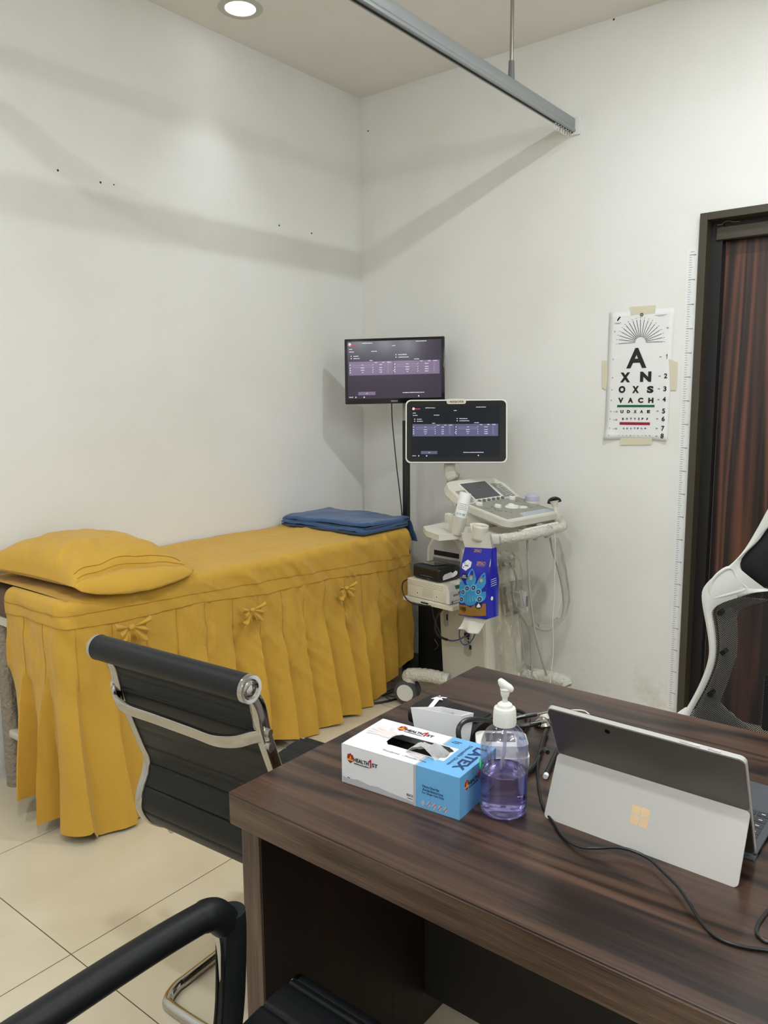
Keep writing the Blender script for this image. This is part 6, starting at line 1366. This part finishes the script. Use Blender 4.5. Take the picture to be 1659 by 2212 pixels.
def pk(px, py):   # crop pixels of the photograph's front face -> pack surface
    U0, V0 = 880+px/6.705, 1170+py/6.705; p = tq(U0, V0)
    j = max(0, min(1, (p.y-BL2.y)/(TL.y-BL2.y))); i = max(0, min(1, (p.x-tqi(0, j).x)/(tqi(1, j).x-tqi(0, j).x))); return i, j
def on_front(poly, dd):
    """print a polygon onto the curved front"""
    cx_ = sum(p[0] for p in poly)/len(poly); cy_ = sum(p[1] for p in poly)/len(poly)
    return poly, (cx_, cy_), dd
def pprint(b, poly, dd=0.0006):
    out = [UT @ V((0, 0, 0)) for _ in ()]; q = []
    for p in poly: i, j = pk(*p); w3 = packf(i, j); q.append(V((w3.x, w3.y-dd, w3.z)))
    c3 = sum(q, V((0, 0, 0)))/len(q); i, j = pk(sum(p[0] for p in poly)/len(poly), sum(p[1] for p in poly)/len(poly)); s3 = packf(i, j); c3 = V((s3.x, s3.y-dd, s3.z))
    vs = [b.v(p) for p in q]; cv = b.v(c3)
    for k in range(len(vs)): b.f([vs[k], vs[(k+1) % len(vs)], cv])
def circ(x, y, rx, ry=None, n_=20, rot=0.0):
    ry = ry or rx; return [(x+rx*math.cos(a)*math.cos(rot)-ry*math.sin(a)*math.sin(rot), y+rx*math.cos(a)*math.sin(rot)+ry*math.sin(a)*math.cos(rot)) for a in [2*PI*k/n_ for k in range(n_)]]
b = ub(); tp_ = [(745, 905), (800, 920), (860, 925), (935, 970), (1000, 925), (1060, 928), (1140, 935)]; bt_ = [(748, 1055), (800, 1068), (850, 1078), (940, 1095), (1000, 1101), (1060, 1107), (1144, 1112)]
for k in range(6):
    for m2_ in range(4):
        f_ = lambda a, c_, w3: (a[0]+(c_[0]-a[0])*w3, a[1]+(c_[1]-a[1])*w3)
        pprint(b, [f_(tp_[k], bt_[k], m2_/4), f_(tp_[k+1], bt_[k+1], m2_/4), f_(tp_[k+1], bt_[k+1], (m2_+1)/4), f_(tp_[k], bt_[k], (m2_+1)/4)], 0.0007)
b.build('bronze_base', M['pack_gold'], t, smooth=False)
def feather(b, x, y, w_, h_, rot): # pointed leaf shape
    pts = []
    for k in range(24):
        a = 2*PI*k/24; r = 1.0; X_ = w_*math.sin(a); Y_ = -h_*math.cos(a)*(1.0 if math.cos(a) < 0 else 1.25); X_ *= (1-0.45*max(0, math.cos(a)))
        pts.append((x+X_*math.cos(rot)-Y_*math.sin(rot), y+X_*math.sin(rot)+Y_*math.cos(rot)))
    pprint(b, [(min(1142, max(744, p[0])), p[1]) for p in pts], 0.0008)
b = ub()
for x, y, w_, h_, r in ((940, 560, 75, 120, 0), (775, 620, 60, 110, -0.25), (1085, 620, 60, 110, 0.25), (860, 720, 75, 90, -0.4), (1010, 720, 75, 90, 0.4), (800, 820, 70, 80, -0.8), (1080, 830, 65, 75, 0.8), (935, 830, 110, 110, 0)): feather(b, x, y, w_, h_, r)
b.build('feather_print', M['pack_cyan'], t, smooth=False)
b = ub(); b2 = ub(); b3 = ub()
for x, y, r in ((940, 540, 42), (772, 565, 34), (1085, 590, 38)): pprint(b2, circ(x, y, r*0.85, r*1.1), 0.0011); pprint(b, circ(x, y+4, r*0.55, r*0.7), 0.0013)
for x, y, r in ((885, 685, 34), (980, 685, 34), (818, 735, 34), (1047, 752, 34), (792, 838, 34), (1062, 860, 34)): pprint(b, circ(x, y, r*1.25, r*1.35), 0.0010); pprint(b3, circ(x, y, r*0.80, r*0.9), 0.0012)
for k in range(7): pprint(b, [(930+(k-3)*28, 760+abs(k-3)*14), (938+(k-3)*44, 880), (926+(k-3)*40, 885)], 0.0010)
b.build('pale_feather_print', M['pack_cyan2'], t, smooth=False); b2.build('bronze_eye_print', M['pack_gold'], t, smooth=False)
b4 = ub()
for x, y, r in ((885, 685, 34), (980, 685, 34), (818, 735, 34), (1047, 752, 34), (792, 838, 34), (1062, 860, 34)): pprint(b4, circ(x, y, r*0.4, r*0.45), 0.0015)
pprint(b3, circ(838, 518, 54), 0.0010); pprint(b3, circ(1047, 945, 48, 54), 0.0010); pprint(b3, circ(848, 350, 72, 84, 4), 0.0008)
b3.build('navy_print', M['pack_blue2'], t, smooth=False)
b = ub(); pprint(b, [(848, 275), (912, 320), (912, 385), (848, 430), (784, 385), (784, 320)], 0.0011); pprint(b, [(1047, 915), (1075, 960), (1070, 980), (1025, 980), (1018, 958)], 0.0014); b.build('white_emblem', M['card_w'], t, smooth=False)
b4.build('grey_eye_print', M['grey_pl'], t, smooth=False)
def ptext(b, s_, x, y, w_, h_, **kw):
    i, j = pk(x, y); p = packf(i, j); e_ = packf(min(1, i+0.05), j); u3 = packf(i, min(1, j+0.03)); k_ = (tqi(1, j).x-tqi(0, j).x)/400
    T3 = frame((p.x, p.y-0.0012, p.z), (e_-p), (u3-p)); b.text(s_, 0, 0, w_*k_, h_*k_, T=T3, **kw)
b = ub(); ptext(b, 'SIPIAO', 968, 168, 112, 38, bold=0.02, shear=0.2); ptext(b, 'SIPIAO', 1047, 352, 128, 46, bold=0.02, shear=0.2); ptext(b, 'FACIAL TISSUE', 1047, 388, 100, 12); b.build('bronze_lettering', mat('rose_gold_print', (196, 150, 120), 0.4), t, smooth=False)
b = ub(); ptext(b, '1000', 818, 975, 92, 44, bold=0.03); ptext(b, 'PCS', 826, 1015, 40, 16, bold=0.02); b.build('dark_lettering', M['ink'], t, smooth=False)
b = ub(); ptext(b, 'NEW', 838, 500, 52, 18, bold=0.03); ptext(b, 'TECHNOLOGY', 838, 524, 88, 14, bold=0.02); b.build('white_lettering', M['card_w'], t, smooth=False)
b = ub(); ptext(b, 'PREMIUM', 848, 330, 95, 18, bold=0.02); ptext(b, '100%', 848, 358, 60, 20, bold=0.02); b.build('blue_lettering', M['pack_blue'], t, smooth=False)
# side face print
b = ub()
def sp(i, j, dd=0.0015): p = packs(i, j); return V((p.x+dd, p.y, p.z))
for j in (0.46, 0.49, 0.52, 0.55):
    p0, p1 = sp(0.25, j), sp(0.75, j+0.01); q0, q1 = sp(0.25, j-0.007), sp(0.75, j+0.003); b.f([b.v(p0), b.v(p1), b.v(q1), b.v(q0)])
for (i, j) in ((0.30, 0.28),):
    b.f([b.v(sp(i+0.09*math.cos(a), j+0.03*math.sin(a))) for a in [2*PI*k/12 for k in range(12)]])
b.f([b.v(sp(0.02+0.22*math.cos(a)*0.5+0.10, 0.80+0.06*math.sin(a))) for a in [2*PI*k/14 for k in range(14)]]); b.build('side_print', M['card_w'], t, smooth=False)
b = ub(); s0 = packf(0.0, 1.0); s1 = packf(1.0, 1.0)
tp0 = ml(996, 1150, 'y', -0.617); tp1 = ml(1057, 1152, 'y', -0.617)
b.grid(lambda i, j: (s0.lerp(s1, i)).lerp(tp0.lerp(tp1, i), j)+V((0, -0.0004, 0)), 6, 6); b.grid(lambda i, j: (s0.lerp(s1, i)).lerp(tp0.lerp(tp1, i), j)+V((0, 0.012*(1-abs(2*j-1)*0), 0)), 6, 6); b.build('mesh_strap', M['strap'], t)
b = ub()
ts = [ml(u_, v_, 'y', -0.62) for u_, v_ in ((1004, 1332), (1052, 1338), (1034, 1369), (992, 1358))]
b.grid(lambda i, j: (ts[3].lerp(ts[2], i)).lerp(ts[0].lerp(ts[1], i), j)+V((0, 0.012*math.sin(i*7+j*3)*(1-j)-0.010*(1-j), 0)), 14, 14); o = b.build('tissue_sheet', M['tissue'], t, angle=60); solid(o, 0.0008, 0)

# ---------------- cables on the floor by the bed foot
def floor_cable(L_, r, label):
    b = MB(); P3 = [on(u_, v_, 2, z_) for u_, v_, z_ in L_]; b.tube(P3, r, n=8); return tag(b.build('floor_cable', M['cable'], loc=P3[0]), label, 'cable')
floor_cable([(740, 1526, .006), (770, 1521, .006), (800, 1520, .006), (830, 1516, .006), (862, 1508, .006), (890, 1500, .006)], 0.0055, 'thick black cable nearest the camera on the floor below the bed foot')
floor_cable([(745, 1520, .008), (775, 1511, .010), (805, 1501, .012), (835, 1503, .010), (865, 1505, .008)], 0.0045, 'black cable arching behind the thick one on the floor at the bed foot')
floor_cable([(770, 1522, .012), (792, 1505, .022), (818, 1500, .028), (832, 1506, .014), (845, 1512, .01)], 0.0022, 'thin looped wire over the black cables on the floor')
floor_cable([(830, 1499, .01), (855, 1488, .03), (872, 1474, .05), (890, 1462, .05)], 0.009, 'fat black cable rising beside the scanner wheel')
floor_cable([(915, 1502, .008), (940, 1496, .010), (956, 1486, .02), (962, 1470, .03), (955, 1455, .05)], 0.005, 'black cable bending under the wrapped left base arm')
